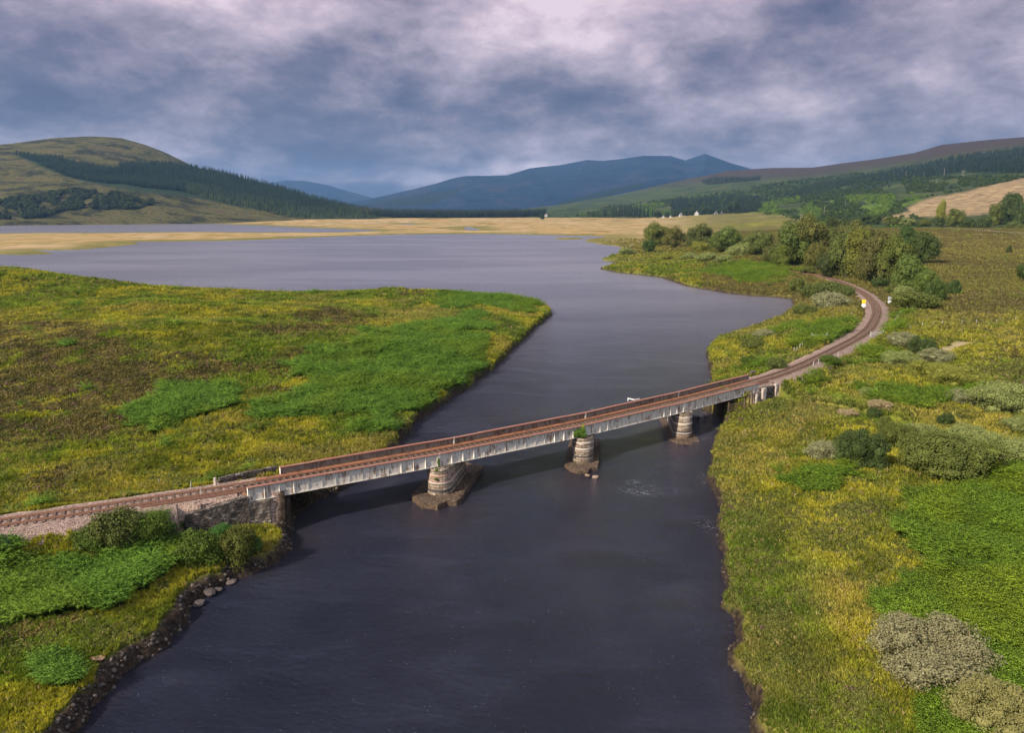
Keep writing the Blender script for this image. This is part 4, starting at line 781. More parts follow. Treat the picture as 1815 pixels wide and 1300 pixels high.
def masonry(name,c0,c1,c2,scale=1.0,lime=.0):
    m_,t=mat(name); g=t.n('ShaderNodeNewGeometry').outputs['Position']; v=t.map(g,(1.5*scale,1.5*scale,3.0*scale)); vo=t.n('ShaderNodeTexVoronoi',{'Scale':1.25,'Vector':v,'Randomness':.75}); ve=t.n('ShaderNodeTexVoronoi',{'Scale':1.25,'Vector':v,'Randomness':.75},feature='DISTANCE_TO_EDGE')
    n=t.noise(3.2,6,.7,g); cs=t.n('ShaderNodeSeparateColor',{0:vo.outputs['Color']}).outputs[0]
    c=t.ramp(t.m('ADD',t.m('MULTIPLY',cs,.6),t.m('MULTIPLY',n,.45)),[(.2,c0),(.5,c1),(.85,c2)])
    lim=t.noise(1.1,5,.65,t.map(g,(1,1,1.8)),.6); c=t.mix(t.ramp(lim,[(.60-lime*.3,0),(.70-lime*.3,.8)]),c,(.48,.43,.38))
    c=t.mix(t.m('LESS_THAN',ve.outputs['Distance'],.06),c,(.055,.045,.035)); moss=t.noise(.8,4,.6,g); c=t.mix(t.ramp(moss,[(.62,0),(.72,.6)]),c,(.07,.075,.02))
    h=t.m('ADD',t.m('MINIMUM',ve.outputs['Distance'],.12),t.m('MULTIPLY',n,.08)); principled(t,c,.9,h,.9,.5,.2); return m_
def coursed(name,c0,c1,c2,row=.30,wid=.75,lime=0):
    m_,t=mat(name); g=t.n('ShaderNodeNewGeometry').outputs['Position']; sp=t.n('ShaderNodeSeparateXYZ',{0:g}); wob=t.m('MULTIPLY',t.m('SUBTRACT',t.noise(1.6,3,.5,g),.5),.12)
    v=t.n('ShaderNodeCombineXYZ',{0:t.m('ADD',sp.outputs[0],t.m('MULTIPLY',sp.outputs[1],.8)),1:t.m('ADD',sp.outputs[2],wob),2:0.0}).outputs[0]
    b=t.n('ShaderNodeTexBrick',{'Vector':v,'Scale':1.0,'Brick Width':wid,'Row Height':row,'Mortar Size':.022,'Mortar Smooth':.3,'Color1':(.25,.25,.25,1),'Color2':(.95,.95,.95,1),'Mortar':(0,0,0,1)}); n=t.noise(4.5,6,.7,g); cs=t.n('ShaderNodeSeparateColor',{0:b.outputs['Color']}).outputs[0]
    c=t.ramp(t.m('ADD',t.m('MULTIPLY',cs,.55),t.m('MULTIPLY',n,.5)),[(.2,c0),(.5,c1),(.85,c2)])
    lim=t.noise(1.3,5,.65,t.map(g,(1,1,2.2)),.3); c=t.mix(t.ramp(lim,[(.60-lime*.3,0),(.70-lime*.3,.75)]),c,(.46,.41,.35)); c=t.mix(b.outputs['Fac'],c,(.05,.042,.034)); moss=t.noise(.9,4,.6,g); c=t.mix(t.ramp(moss,[(.60,0),(.72,.6)]),c,(.065,.07,.02))
    c=t.mix(t.ramp(sp.outputs[2],[(.0,1),(.9,0)]) if False else t.m('SUBTRACT',1.0,t.m('MULTIPLY',sp.outputs[2],1.1,clamp=True)),c,t.mix(1.0,c,(.42,.36,.33),'MULTIPLY'))
    h=t.m('SUBTRACT',t.m('MULTIPLY',n,.5),t.m('MULTIPLY',b.outputs['Fac'],1.0)); principled(t,c,.9,h,.9,.06,.2); return m_
M['pier']=coursed('pier_masonry',(.075,.055,.040),(.19,.145,.105),(.34,.27,.20),.31,.8,.2)
M['dark_stone']=masonry('dark_wall_stone',(.022,.019,.017),(.060,.050,.044),(.15,.125,.11),1.3,.05)
M['abut']=coursed('abutment_stone',(.045,.037,.030),(.115,.092,.072),(.23,.185,.145),.34,.8,.12)
def flat_mat(name,c,r=.8,nz=True):
    m_,t=mat(name); n=t.noise(3.5,5,.65); principled(t,t.mix(t.ramp(n,[(.4,0),(.7,.7)]),c,tuple(v*.6 for v in c)),r,n,.4,.03); return m_
M['lime']=flat_mat('lime_washed_stone',(.56,.50,.43)); M['band_dark']=flat_mat('dark_band_stone',(.055,.052,.055)); M['band_red']=flat_mat('red_stained_stone',(.42,.16,.14)); M['band_pink']=flat_mat('pink_stone',(.46,.27,.19))
M['footing']=masonry('footing_rubble',(.045,.030,.020),(.105,.070,.045),(.19,.13,.085),2.6,-.4); M['galv']=flat_mat('galvanised_steel',(.42,.46,.46),.5); M['white']=flat_mat('white_paint',(.80,.80,.78),.5); M['granite']=flat_mat('pale_granite',(.42,.36,.31))
M['housewhite']=flat_mat('house_white',(.45,.45,.44)); M['signwhite']=flat_mat('sign_white',(.95,.93,.88),.4); M['signgrey']=flat_mat('sign_grey',(.30,.32,.36),.5)
def sgo(): m_,t=mat('sign_orange'); principled(t,(.95,.46,.01),.45); return m_
M['orange']=sgo(); M['signdark']=flat_mat('sign_symbol',(.62,.22,.005),.5); M['black']=flat_mat('black_rubble',(.012,.011,.012))

# ------------------------------------------------------------------ track
def at(s,off,z):
    """point at index s along the centreline, off metres to the left of travel"""
    i=int(np.clip(s,0,len(TR)-1)); return (TR[i,0]+TNm[i,0]*off,TR[i,1]+TNm[i,1]*off,z)
def sweep(name,prof,i0,i1,step,m_,parent=None,loc=None,closed_=True,jit=0,**kw):
    idx=list(range(i0,i1,step))+[i1]; V=[];rng=np.random.default_rng(5); n=len(prof)
    for i in idx:
        for k,(o,z) in enumerate(prof): j=rng.normal(size=2)*jit if jit else (0,0); V.append(at(i,o+j[0],z+j[1]*(.5 if 0<k<n-1 else 1)))
    F=[]; m2=n if closed_ else n-1
    for a in range(len(idx)-1):
        for k in range(m2): F.append((a*n+k,(a+1)*n+k,(a+1)*n+(k+1)%n,a*n+(k+1)%n))
    V=np.array(V); 
    if loc is not None: V=V-np.array(loc)
    return link(name,mesh_np(name,V,np.array(F)[:,::-1],[m_],smooth=False),parent,**kw)
def ballast_mat():
    m_,t=mat('pink_ballast'); g=t.n('ShaderNodeNewGeometry').outputs['Position']; vo=t.n('ShaderNodeTexVoronoi',{'Scale':8.0,'Vector':g}); c=t.n('ShaderNodeSeparateColor',{0:vo.outputs['Color']}).outputs[0]; n=t.noise(1.2,4,.6,g)
    col=t.ramp(t.m('ADD',t.m('MULTIPLY',c,.65),t.m('MULTIPLY',n,.4)),[(.15,(.075,.050,.040)),(.5,(.21,.145,.115)),(.9,(.36,.27,.22))]); principled(t,col,.9,vo.outputs['Distance'],.8,.12); return m_
M['ballast']=ballast_mat()
pb_=[(o,z-.33) for o,z in[(-4.3,3.9),(-3.1,4.60),(-2.0,4.74),(-1.0,4.76),(0,4.745),(1.0,4.76),(1.7,4.74),(2.3,4.62),(3.1,4.15)]]
pn_=[(o,z-.33) for o,z in[(-2.2,4.45),(-1.9,4.70),(-1.0,4.76),(0,4.745),(1.0,4.76),(1.7,4.74),(2.3,4.62),(3.1,4.15)]]
sweep('track_bed',pn_,IA-12,IA-1,1,M['ballast'],closed_=False,jit=.03,kind='structure')
sweep('track_bed',pb_,0,IA-12,1,M['ballast'],closed_=False,jit=.035,kind='structure')
sweep('track_bed',pn_,IB+1,IB+10,1,M['ballast'],closed_=False,jit=.03,kind='structure')
sweep('track_bed',pb_,IB+10,len(TR)-1,2,M['ballast'],closed_=False,jit=.035,kind='structure')
def build_track():
    L=tuple(at(IA,0,0)); t=empty('railway_track',L,0,'single line of rusty rails on timber sleepers crossing the bridge','railway track')
    inv=(-L[0],-L[1],-L[2])
    def rail(name,o,i0,i1,hz=4.67):
        return sweep(name,[(o-.065,hz-.16),(o-.065,hz-.135),(o-.018,hz-.11),(o-.034,hz-.04),(o-.034,hz),(o+.034,hz),(o+.034,hz-.04),(o+.018,hz-.11),(o+.065,hz-.135),(o+.065,hz-.16)],i0,i1,1,M['rail'],t,L)
    rail('rail',.7525,0,len(TR)-1); rail('rail',-.7525,0,len(TR)-1)
    rail('guard_rail',-1.42,IA-18,IB+10,4.63)
    sl=MB(); sl.box(-.125,.125,-1.28,1.28,-.13,0); mes=sl.mesh('sleeper',[M['timber']]); ch=MB()
    n=0; stf=MB(); s=-38.0
    idx=[i for i in np.arange(1.0,len(TR)-1,1.42)]
    order=sorted(idx,key=lambda i:np.hypot(*TR[int(i)])); near=set(order[:100])
    for i in idx:
        k=int(i); a=math.atan2(tg[k,1],tg[k,0]); p=TR[k]+tg[k]*(i-k)*.5
        if i in near:
            o=link('sleeper',mes,t); o.location=(p[0]+inv[0],p[1]+inv[1],4.51+random.uniform(-.006,.006)); o.rotation_euler=(0,0,a+random.uniform(-.02,.02))
        else:
            u=Vector((math.cos(a),math.sin(a),0)); v=Vector((-u.y,u.x,0)); stf.obox((p[0]+inv[0],p[1]+inv[1],4.445),u*.125,v*1.28,(0,0,.065))
    o=stf.build('far_sleepers',[M['timber']],t); o['kind']='stuff'
build_track()
# ------------------------------------------------------------------ bridge
def build_bridge():
    L=Vector((*GC[2],0)); br=empty('railway_bridge',L,0,'rusty grey plate girder railway bridge on three stone piers across the river','bridge'); inv=-L
    rng=np.random.default_rng(2)
    def girder(a,b,outer,pm,z1=ZT,dep=1.46):
        a=Vector((*a,0)); b=Vector((*b,0)); d=(b-a).normalized(); a=a+d*.07; b=b-d*.07; Ln=(b-a).length; n=Vector((-d.y,d.x,0))*outer; mb=MB(); ce=(a+b)/2
        mb.obox(ce+Vector((0,0,z1-dep/2)),d*Ln/2,n*.02,(0,0,dep/2-.05),0)
        mb.obox(ce+Vector((0,0,z1-dep+.03)),d*Ln/2,n*.21,(0,0,.03),0); mb.obox(ce+Vector((0,0,z1-dep+.12)),d*(Ln/2-.01),n*.06,(0,0,.06),0)
        mb.obox(ce+Vector((0,0,z1-.16)),d*(Ln/2-.01),n*.06,(0,0,.07),0)
        k=14; 
        for i in range(k+1):
            f=.12+(Ln-.24)*i/k; e=min(f,Ln-f); p=a+d*f; 
            out=.19 if e<5.2 else .085
            for s in(1,-1):
                o_=out if s==1 else .085
                # ribs taper like gussets where they stand proud
                P_=[p+n*s*.021-d*.02,p+n*s*.021+d*.02,p+n*s*(.021+o_)+d*.02,p+n*s*(.021+o_)-d*.02]; Q=[p+n*s*.021-d*.02,p+n*s*.021+d*.02,p+n*s*(.021+o_*.55)+d*.02,p+n*s*(.021+o_*.55)-d*.02]
                vs=[q+Vector((0,0,z1-dep+.06)) for q in P_]+[q+Vector((0,0,z1-.1)) for q in Q]; mb.add(vs,[(0,1,2,3),(7,6,5,4),(0,4,5,1),(1,5,6,2),(2,6,7,3),(3,7,4,0)],1 if (e<5.2 and s==1) else 0)
                if e>=5.2: mb.obox(p+n*s*.027+Vector((0,0,z1-dep/2)),d*.075,n*.005,(0,0,dep/2-.1),0)
        for e_ in(a,b): mb.obox(e_+n*.0+Vector((0,0,z1-dep/2)),d*.015,n*.18,(0,0,dep/2-.05),1)
        mb.v=[tuple(Vector(v)+inv) for v in mb.v]; g=mb.build('girder',[pm,M['rib']],br)
        tf=MB(); tf.obox(ce+Vector((0,0,z1-.02)),d*(Ln/2+.02),n*.22,(0,0,.025)); tf.obox(ce+Vector((0,0,z1+.02)),d*(Ln*.33),n*.205,(0,0,.015))
        for i in range(int(Ln/.35)):
            for s in(-1,1): tf.obox(a+d*(.2+i*.35)+n*s*.15+Vector((0,0,z1+.04 if abs(.2+i*.35-Ln/2)<Ln*.33 else z1+.01)),d*.022,n*.022,(0,0,.012))
        tf.v=[tuple(Vector(v)+inv) for v in tf.v]; tf.build('top_flange',[M['rust']],g)
    for i in range(4): girder(GN[i],GN[i+1],-1,M['paint'])
    for i in range(4): girder(GF[i],GF[i+1],1,M['paint_brown'])
    # deck: dark sheet added low so the open sleeper gaps look dark, and the rust orange ledge beside the track
    pr=lambda *q:list(q)
    sweep('deck_dark_sheet',[(-2.1,3.95),(-2.1,4.0),(2.1,4.0),(2.1,3.95)],IA-1,IB+3,2,M['timber'],br,L)
    sweep('ledge',[(1.42,4.22),(1.42,4.44),(2.12,4.44),(2.12,4.22)],IA+4,IB+8,2,M['rust_o'],br,L)
    sweep('ledge',[(-2.08,4.15),(-2.08,4.33),(-1.55,4.33),(-1.55,4.15)],IA,IB,2,M['rust_o'],br,L)
    # longitudinal bearers under the rails
    for o in(.75,-.75): sweep('rail_bearer',[(o-.17,4.05),(o-.17,4.375),(o+.17,4.375),(o+.17,4.05)],IA,IB,2,M['timber'],br,L)
    # piers
    def stadium(p,q,r,z0,z1,k=14,bat=0.0,jag=0):
        p=Vector((*p,0));q=Vector((*q,0)); d=(q-p).normalized(); n=Vector((-d.y,d.x,0)); ring=[]
        for j in range(k+1): t=math.pi*j/k; ring.append((p,-d*math.sin(t)+n*math.cos(t)))
        for j in range(k+1): t=math.pi*j/k; ring.append((q,d*math.sin(t)-n*math.cos(t)))
        mb=MB(); nz=max(2,int((z1-z0)/.3)+1); V=[]
        for i in range(nz):
            z=z0+(z1-z0)*i/(nz-1); 
            for c,u in ring: rr=r+bat*(1-i/(nz-1))+(rng.normal()*jag); V.append(c+u*rr+Vector((0,0,z)))
        m_=len(ring); F=[(i*m_+j,i*m_+(j+1)%m_,(i+1)*m_+(j+1)%m_,(i+1)*m_+j) for i in range(nz-1) for j in range(m_)]; F.append(tuple(range((nz-1)*m_,nz*m_))); F=[f[::-1] for f in F[:-1]]+[F[-1][::-1]]
        mb.add([v+inv for v in V],F); return mb
    for k,(r,ft,fw) in enumerate([(1.36,.62,2.75),(1.30,.42,2.1),(1.30,.05,2.2)]):
        a=Vector(GN[k+1]);b=Vector(GF[k+1]); ax=(b-a).normalized(); p=a+ax*.35-Vector((ax.y,-ax.x))*0; q=b+ax*.2
        pier=stadium(p,q,r,-.8,3.50,bat=.06,jag=.009).build('pier',[M['pier']],br)
        stadium(p,q,r+.03,3.46,3.70,jag=.012).build('pier_cap',[M['pier']],pier)
        spec=[[(2.86,2.98,.035,'band_pink'),(2.18,2.27,.02,'band_red'),(2.0,2.14,.05,'lime'),(1.02,1.26,.06,'band_dark')],[(3.05,3.19,.05,'lime'),(2.22,2.40,.06,'lime'),(1.20,1.40,.055,'band_dark')],[(3.1,3.22,.05,'lime'),(2.12,2.32,.06,'lime'),(.98,1.14,.05,'band_dark'),(.80,.90,.07,'lime')]][k]
        for z0,z1,ex,mm in spec: o=stadium(p,q,r+.045*(1-z0/3.5)+ex*.45,z0,z1,jag=.006).build('string_course',[M[mm]],pier)
        # footing: rough pointed slab
        n=Vector((-ax.y,ax.x)); P0=p-ax*1.0; pts=[P0-ax*2.9+n*.9,P0-ax*2.9-n*.9,P0-ax*1.6-n*(fw*.55),P0-ax*1.3-n*fw*.98,q+ax*3.6-n*fw,q+ax*4.6,q+ax*3.6+n*fw,P0-ax*.4+n*fw*1.02,P0-ax*1.2+n*fw*.9]
        m2=[];mb=MB(); 
        den=[]
        for j in range(len(pts)):
            s0=pts[j];s1=pts[(j+1)%len(pts)]; kk=max(2,int((s1-s0).length/.5))
            for u in range(kk): e=s0.lerp(s1,u/kk); den.append(e+Vector((rng.normal()*.06,rng.normal()*.06)))
        m_=len(den); V=[Vector((*e,-1))+inv for e in den]+[Vector((*e,ft-.05+rng.normal()*.03))+inv for e in den]+[Vector((*(e+(((p+q)/2)-e).normalized()*.25),ft+rng.normal()*.03))+inv for e in den]
        F=[(j,(j+1)%m_,m_+(j+1)%m_,m_+j) for j in range(m_)]+[(m_+j,m_+(j+1)%m_,2*m_+(j+1)%m_,2*m_+j) for j in range(m_)]+[tuple(range(2*m_,3*m_))]
        mb.add(V,[f[::-1] for f in F]); mb.build('footing',[M['footing']],pier)
    # abutments
    def prism(name,poly,z0,tops,m_,jag=.03,bat=0):
        pl=[Vector(p) for p in poly]; area=sum(pl[i].x*pl[(i+1)%len(pl)].y-pl[(i+1)%len(pl)].x*pl[i].y for i in range(len(pl)))
        if area<0: pl=pl[::-1]; tops=tops[::-1]
        den=[];tz=[]
        for j in range(len(pl)):
            s0=pl[j];s1=pl[(j+1)%len(pl)]; kk=max(1,int((s1-s0).length/.7))
            for u in range(kk): den.append(s0.lerp(s1,u/kk)); tz.append(tops[j]+(tops[(j+1)%len(pl)]-tops[j])*u/kk)
        c=sum(den,Vector((0,0)))/len(den); m_2=len(den); nz=5; mb=MB(); V=[]
        for i in range(nz):
            f=i/(nz-1)
            for e,t_ in zip(den,tz): V.append(Vector((*(e+(e-c).normalized()*bat*(1-f)+Vector((rng.normal()*jag,rng.normal()*jag))),z0+(t_-z0)*f))+inv)
        F=[(i*m_2+j,i*m_2+(j+1)%m_2,(i+1)*m_2+(j+1)%m_2,(i+1)*m_2+j) for i in range(nz-1) for j in range(m_2)]+[tuple(range((nz-1)*m_2,nz*m_2))]
        mb.add(V,F); return mb.build(name,[m_],br)
    d0=Vector(gd[0]); n0=Vector((-d0.y,d0.x)); a=Vector(GN[0]); fa=Vector(GF[0])
    nearf=a-n0*.45; K=nearf+d0*2.0; FK=fa+n0*.6+d0*1.3
    prism('abutment',[nearf-d0*.1,K,FK,fa+n0*.6-d0*.1],-.6,[3.70,3.70,3.70,3.70],M['abut'],bat=.35)
    prism('back_wall',[nearf-d0*.9,nearf-d0*.13,fa+n0*.6-d0*.13,fa+n0*.6-d0*.9],0,[4.2]*4,M['abut'])
    w0=a-n0*.60; w1=w0-d0*.13; 
    prism('wing_wall',[w1,w1-d0*5.6,w1-d0*5.6+n0*.7,w1+n0*.7],.2,[4.42,3.78,3.78,4.42],M['dark_stone'],bat=.2)
    d1=Vector(gd[3]); n1=Vector((-d1.y,d1.x)); a=Vector(GN[4]); fa=Vector(GF[4])
    prism('abutment',[a-n1*.4-d1*1.6,a-n1*.4+d1*.3,fa+n1*.6+d1*.3,fa+n1*.6-d1*2.2],-.3,[3.70]*4,M['abut'],bat=.25)
    prism('back_wall',[a-n1*.4+d1*.33,a-n1*.4+d1*1.2,fa+n1*.6+d1*1.2,fa+n1*.6+d1*.33],1,[4.2]*4,M['abut'])
    prism('wing_wall',[a-n1*.5+d1*1.3,a-n1*.5+d1*4.6,a+n1*.1+d1*4.6,a+n1*.1+d1*1.3],1.5,[4.35,4.15,4.15,4.35],M['dark_stone'],bat=.1)
    q=a-n1*.62+d1*.9; prism('quoin',[q-d1*.45-n1*.1,q+d1*.4-n1*.1,q+d1*.4+n1*.3,q-d1*.45+n1*.3],1.8,[4.3]*4,M['granite'])
    q=a-n1*.62+d1*4.4; prism('quoin',[q-d1*.25-n1*.1,q+d1*.3-n1*.1,q+d1*.3+n1*.3,q-d1*.25+n1*.3],1.8,[4.5]*4,M['granite'])
    q=a-n1*.75-d1*1.2; prism('quoin',[q-d1*.2,q+d1*.2,q+d1*.2+n1*.3,q-d1*.2+n1*.3],.6,[3.65]*4,M['granite'])
    # white bracket standing on the far girder
    p0=P(1113,706.5,5.3);p1=P(1124,709,5.25); mb=MB(); mb.beam(Vector(p0)+inv,Vector(p1)+inv,.10,.10); mb.beam(Vector(p0)+inv+Vector((0,0,.02)),Vector((p0[0],p0[1],4.9))+inv,.09,.09,up=(1,0,0)); mb.beam(Vector((p1[0],p1[1],p1[2]))+inv,Vector((p1[0]+.9,p1[1]+.7,5.22))+inv,.14,.06); mb.build('bracket',[M['white']],br)
build_bridge()
def bridge_plants():
    a=Vector(GN[2]); ax=(Vector(GF[2])-a).normalized(); 
    o=link('pier_bush',SHRUB_S[0]); tag(o,'green leafy bush sprouting from the top of the middle bridge pier','bush'); o.location=(a.x-ax.x*.70-.35,a.y-ax.y*.70,3.60); o.scale=(1.75,1.0,1.55); o.color=(.075,.14,.018,1)
    o=link('girder_weed',SHRUB_S[1]); tag(o,'yellow flowering weed in the girder joint above the middle pier','weed'); o.location=(a.x-.0,a.y-.28,4.1); o.scale=(.42,.40,1.45); o.color=(.26,.28,.05,1)
    a=Vector(GN[1]); o=link('girder_weed',SHRUB_S[2]); tag(o,'narrow green weed in the girder joint above the nearest pier','weed'); o.location=(a.x+.02,a.y-.26,3.72); o.scale=(.28,.26,1.05); o.color=(.09,.15,.02,1)
    for i,(dx,dy,z,s,l) in enumerate([(-.1,-.95,3.42,.42,'small weed on the cap of the nearest pier'),(-.25,-1.15,2.45,.34,'bright tuft growing halfway up the nearest pier')]):
        o=link('pier_weed',SHRUB_S[i]); tag(o,l,'weed'); o.location=(a.x+dx,a.y+dy,z); o.scale=(s,s,s); o.color=(.13,.17,.02,1)
bridge_plants()
# ------------------------------------------------------------------ low walls beside the track
def wall(pts,h,th,label,seed,m_):
    rng=np.random.default_rng(seed); mb=MB(); base=Vector(pts[0])
    for a,b in zip(pts[:-1],pts[1:]):
        a=Vector(a);b=Vector(b); d=(b-a); Ln=d.length; d.normalize(); n=Vector((-d.y,d.x,0)).normalized(); k=max(1,int(Ln/.45))
        for i in range(k):
            for j in range(2):
                c=a+d*(Ln*(i+.5+(.25 if j else 0))/k)+Vector((0,0,h*(.25+.5*j)))-base; mb.obox(c+n*rng.normal()*.03,d*(Ln/k*.48),n*th/2*rng.uniform(.85,1.1),(rng.normal()*.02,0,h*.245*rng.uniform(.9,1.1)))
    o=mb.build('stone_wall',[m_],None,bevel=.03); o.location=base; tag(o,label,'stone wall',None)
wall([P(386,858,4.2),P(420,850,4.25),P(455,843,4.3),P(489,837,4.3)],.62,.45,'low broken stone parapet beside the track at the left end of the far girder',3,M['dark_stone'])
wall([P(1329,665,4.25),P(1338,663,4.25)],.55,.6,'short stub of rubble wall beyond the right end of the far girder',4,M['dark_stone'])
mb=MB(); mb.tube([(0,0,-.1),(.01,0,.5),(0,0,1.0)],[.17,.16,.14],7); p=P(382,864,4.1); o=mb.build('stone_post',[M['granite']],None); o.location=p; tag(o,'pale stone post at the left end of the low parapet','post')
# ------------------------------------------------------------------ fences, gates, signs, poles
POST=None
def fence(pxs,label,h=1.25,tall=(),wires=True,hill=False,th=.12):
    a=np.array(pxs,float); g=HR.point(a[:,0],a[:,1]) if hill else G(a[:,0],a[:,1]); base=Vector(g[0]); f=empty('fence',base,0,label,'fence')
    for i,p in enumerate(g):
        mb=MB(); hh=h*random.uniform(.85,1.12); ln=random.uniform(-.08,.08); w_=th*random.uniform(.9,1.2); mb.tube([(0,0,-.2),(ln*.5,0,hh*.5),(ln,random.uniform(-.05,.05),hh)],[w_*.5,w_*.48,w_*.42],6); o=mb.build('post',[M['post']],f); o.location=Vector(p)-base
    if wires:
        mb=MB()
        for z in(.35,.7,1.05):
            for p,q in zip(g[:-1],g[1:]): mb.tube([Vector(p)-base+Vector((0,0,z)),Vector(q)-base+Vector((0,0,z))],[.006,.006],3,cap=False)
        mb.build('wire',[M['signgrey']],f)
fence([(1562,592),(1566,590),(1570,588),(1576,583),(1578,581),(1585,574),(1587,572),(1590,569),(1593,562),(1596,560),(1598,557),(1601,551)],'close set grey post fence right of the railway curve',1.35)
fence([(1441,651),(1451,648),(1460,645),(1470,642),(1485,634),(1518,620),(1522,618)],'pale posts along the right of the track beyond the bridge',1.2)
fence([(1407,626),(1412,626),(1417,620),(1421,618),(1425,614),(1429,609),(1434,606),(1439,602)],'leaning weathered posts left of the track below the metal gate',1.25)
fence([(1465,587),(1489,573),(1494,571),(1502,566),(1509,560),(1517,554)],'scattered pale posts in the bracken left of the railway curve',1.0)
fence([(1612,584),(1634,581),(1669,578),(1705,577),(1730,576),(1766,574),(1800,572)],'widely spaced posts crossing the brown moor on the right',1.3)
fence([(x,np.interp(x,[1646,1665,1690,1730,1770,1815],[399.5,402,407,409.5,412.5,416.0])) for x in np.arange(1646,1820,3.4)],'long line of small white posts along the far field edge',1.5,wires=False,th=.24)
fence([(283,862),(338,868),(356,884)],'three thin old posts behind the low parapet left of the bridge',.9,wires=False,th=.08)
def gate(px,py,wd,h,label,yaw,lean=0,mt='galv'):
    p=G([px],[py])[0]; g=empty('field_gate',p,yaw,label,'gate'); mb=MB()
    for z in(.15,.42,.7,1.0,h): mb.tube([(-wd/2,0,z),(wd/2,0,z)],[.035]*2,6)
    mb.tube([(-wd/2,0,h),(0,0,.15),(wd/2,0,h)],[.035]*3,6)
    for x in(-wd/2,wd/2): mb.tube([(x,0,.05),(x,0,h+.03)],[.045]*2,6)
    mb.build('gate_frame',[M[mt]],g)
    for x in(-wd/2-.25,wd/2+.25): 
        b=MB(); b.tube([(x,0,-.2),(x+random.uniform(-.05,.05),0,h+.35)],[.09,.085],7); b.build('gate_post',[M['post' if mt=='galv' else mt]],g)
gate(1452,604,3.0,1.25,'metal gate with diagonal braces left of the track',math.radians(8)); gate(1554,598,3.2,1.1,'metal gate beside the close set fence right of the track',math.radians(20)); gate(1305,728,2.6,1.1,'dim bar gate under the right end of the bridge',math.radians(25),0,'timber')  # gate under the bridge coloured dark for the shade there
def sign(px,py,h,label,back,yaw):
    p=G([px],[py])[0]; s=empty('signpost',p,yaw,label,'sign'); mb=MB(); mb.tube([(0,.04,-.3),(0,.04,h)],[.05,.045],8); mb.build('pole',[M['galv']],s)
    mb=MB(); mb.box(-.50,.50,-.035,0,h-1.0,h,0); 
    if not back:
        mb.box(-.40,.40,-.045,-.033,h-.16,h-.09,1); mb.box(-.06,.22,-.045,-.033,h-.36,h-.27,2); mb.box(.04,.13,-.046,-.033,h-.78,h-.36,2)
    else: mb.box(-.42,.42,.0,.03,h-.25,h-.18,0); mb.box(-.42,.42,.0,.03,h-.8,h-.73,0)
    mb.build('square_board',[M['signgrey'] if back else M['orange'],M['orange'],M['signdark']],s,bevel=.01)
    mb=MB(); mb.tube([(0,-.035,h-1.62),(0,0,h-1.62)],[.52,.52],24,0); 
    if not back: mb.tube([(0,-.045,h-1.62),(0,-.034,h-1.62)],[.2,.2],16,1)
    mb.build('round_board',[M['galv'] if back else M['signwhite'],M['galv']],s)
sign(1530,548,2.7,'orange square board over a white disc beside the railway curve',False,math.radians(-24)); sign(1576,541,2.6,'grey backed square board over a disc right of the railway curve',True,math.radians(-24))
def poles():
    mb=MB(); mb.tube([(0,0,-.5),(0,0,1)],[.024,.018],6); mb.box(-.10,.10,-.012,.012,.93,.955); one=mb.mesh('telegraph_pole',[M['pole']])
    mb=MB(); mb.tube([(-.13,0,-.5),(-.13,0,1)],[.024,.018],6); mb.tube([(.13,0,-.5),(.13,0,1)],[.024,.018],6); mb.box(-.24,.24,-.015,.015,.90,.935); two=mb.mesh('telegraph_pole',[M['pole']])
    for px,py,h,dbl,l in[(1420,393,13,1,'double H shaped pole left of the pole nearest the grove top'),(1460,384,13,0,'tall single pole on the lower slope above the grove'),(1467,400,11,0,'pole just behind the top of the grove'),(1498,367,9,0,'pole in the green scrub right of the tall single pole'),(1559,351,7,0,'short looking pole midway up the scrub slope'),
        (1605,315,9,0,'pole at the lower edge of the high plantation, leftmost'),(1619,319,6,0,'smallest pole between the plantation poles'),(1637,317,8,0,'pole right of the smallest plantation pole'),(1673,313,10,0,'tall pole against the dark high plantation'),(1659,329,9,0,'pole lower than the plantation poles, above the felled slope'),(1706,316,10,1,'double pole high near the right of the plantation')]:
        p=HR.point(px,py)[0]; D=math.hypot(*p[:2]); hh=h*D/FPX; o=link('telegraph_pole',two if dbl else one); o.location=(p[0],p[1],p[2]-1); o.scale=(hh*.9,hh*.9,hh); tag(o,l,'pole','telegraph poles on the right hillside')
M['pole']=flat_mat('pale_pole_wood',(.34,.30,.25)); poles()  # pale brown wood tone for the poles
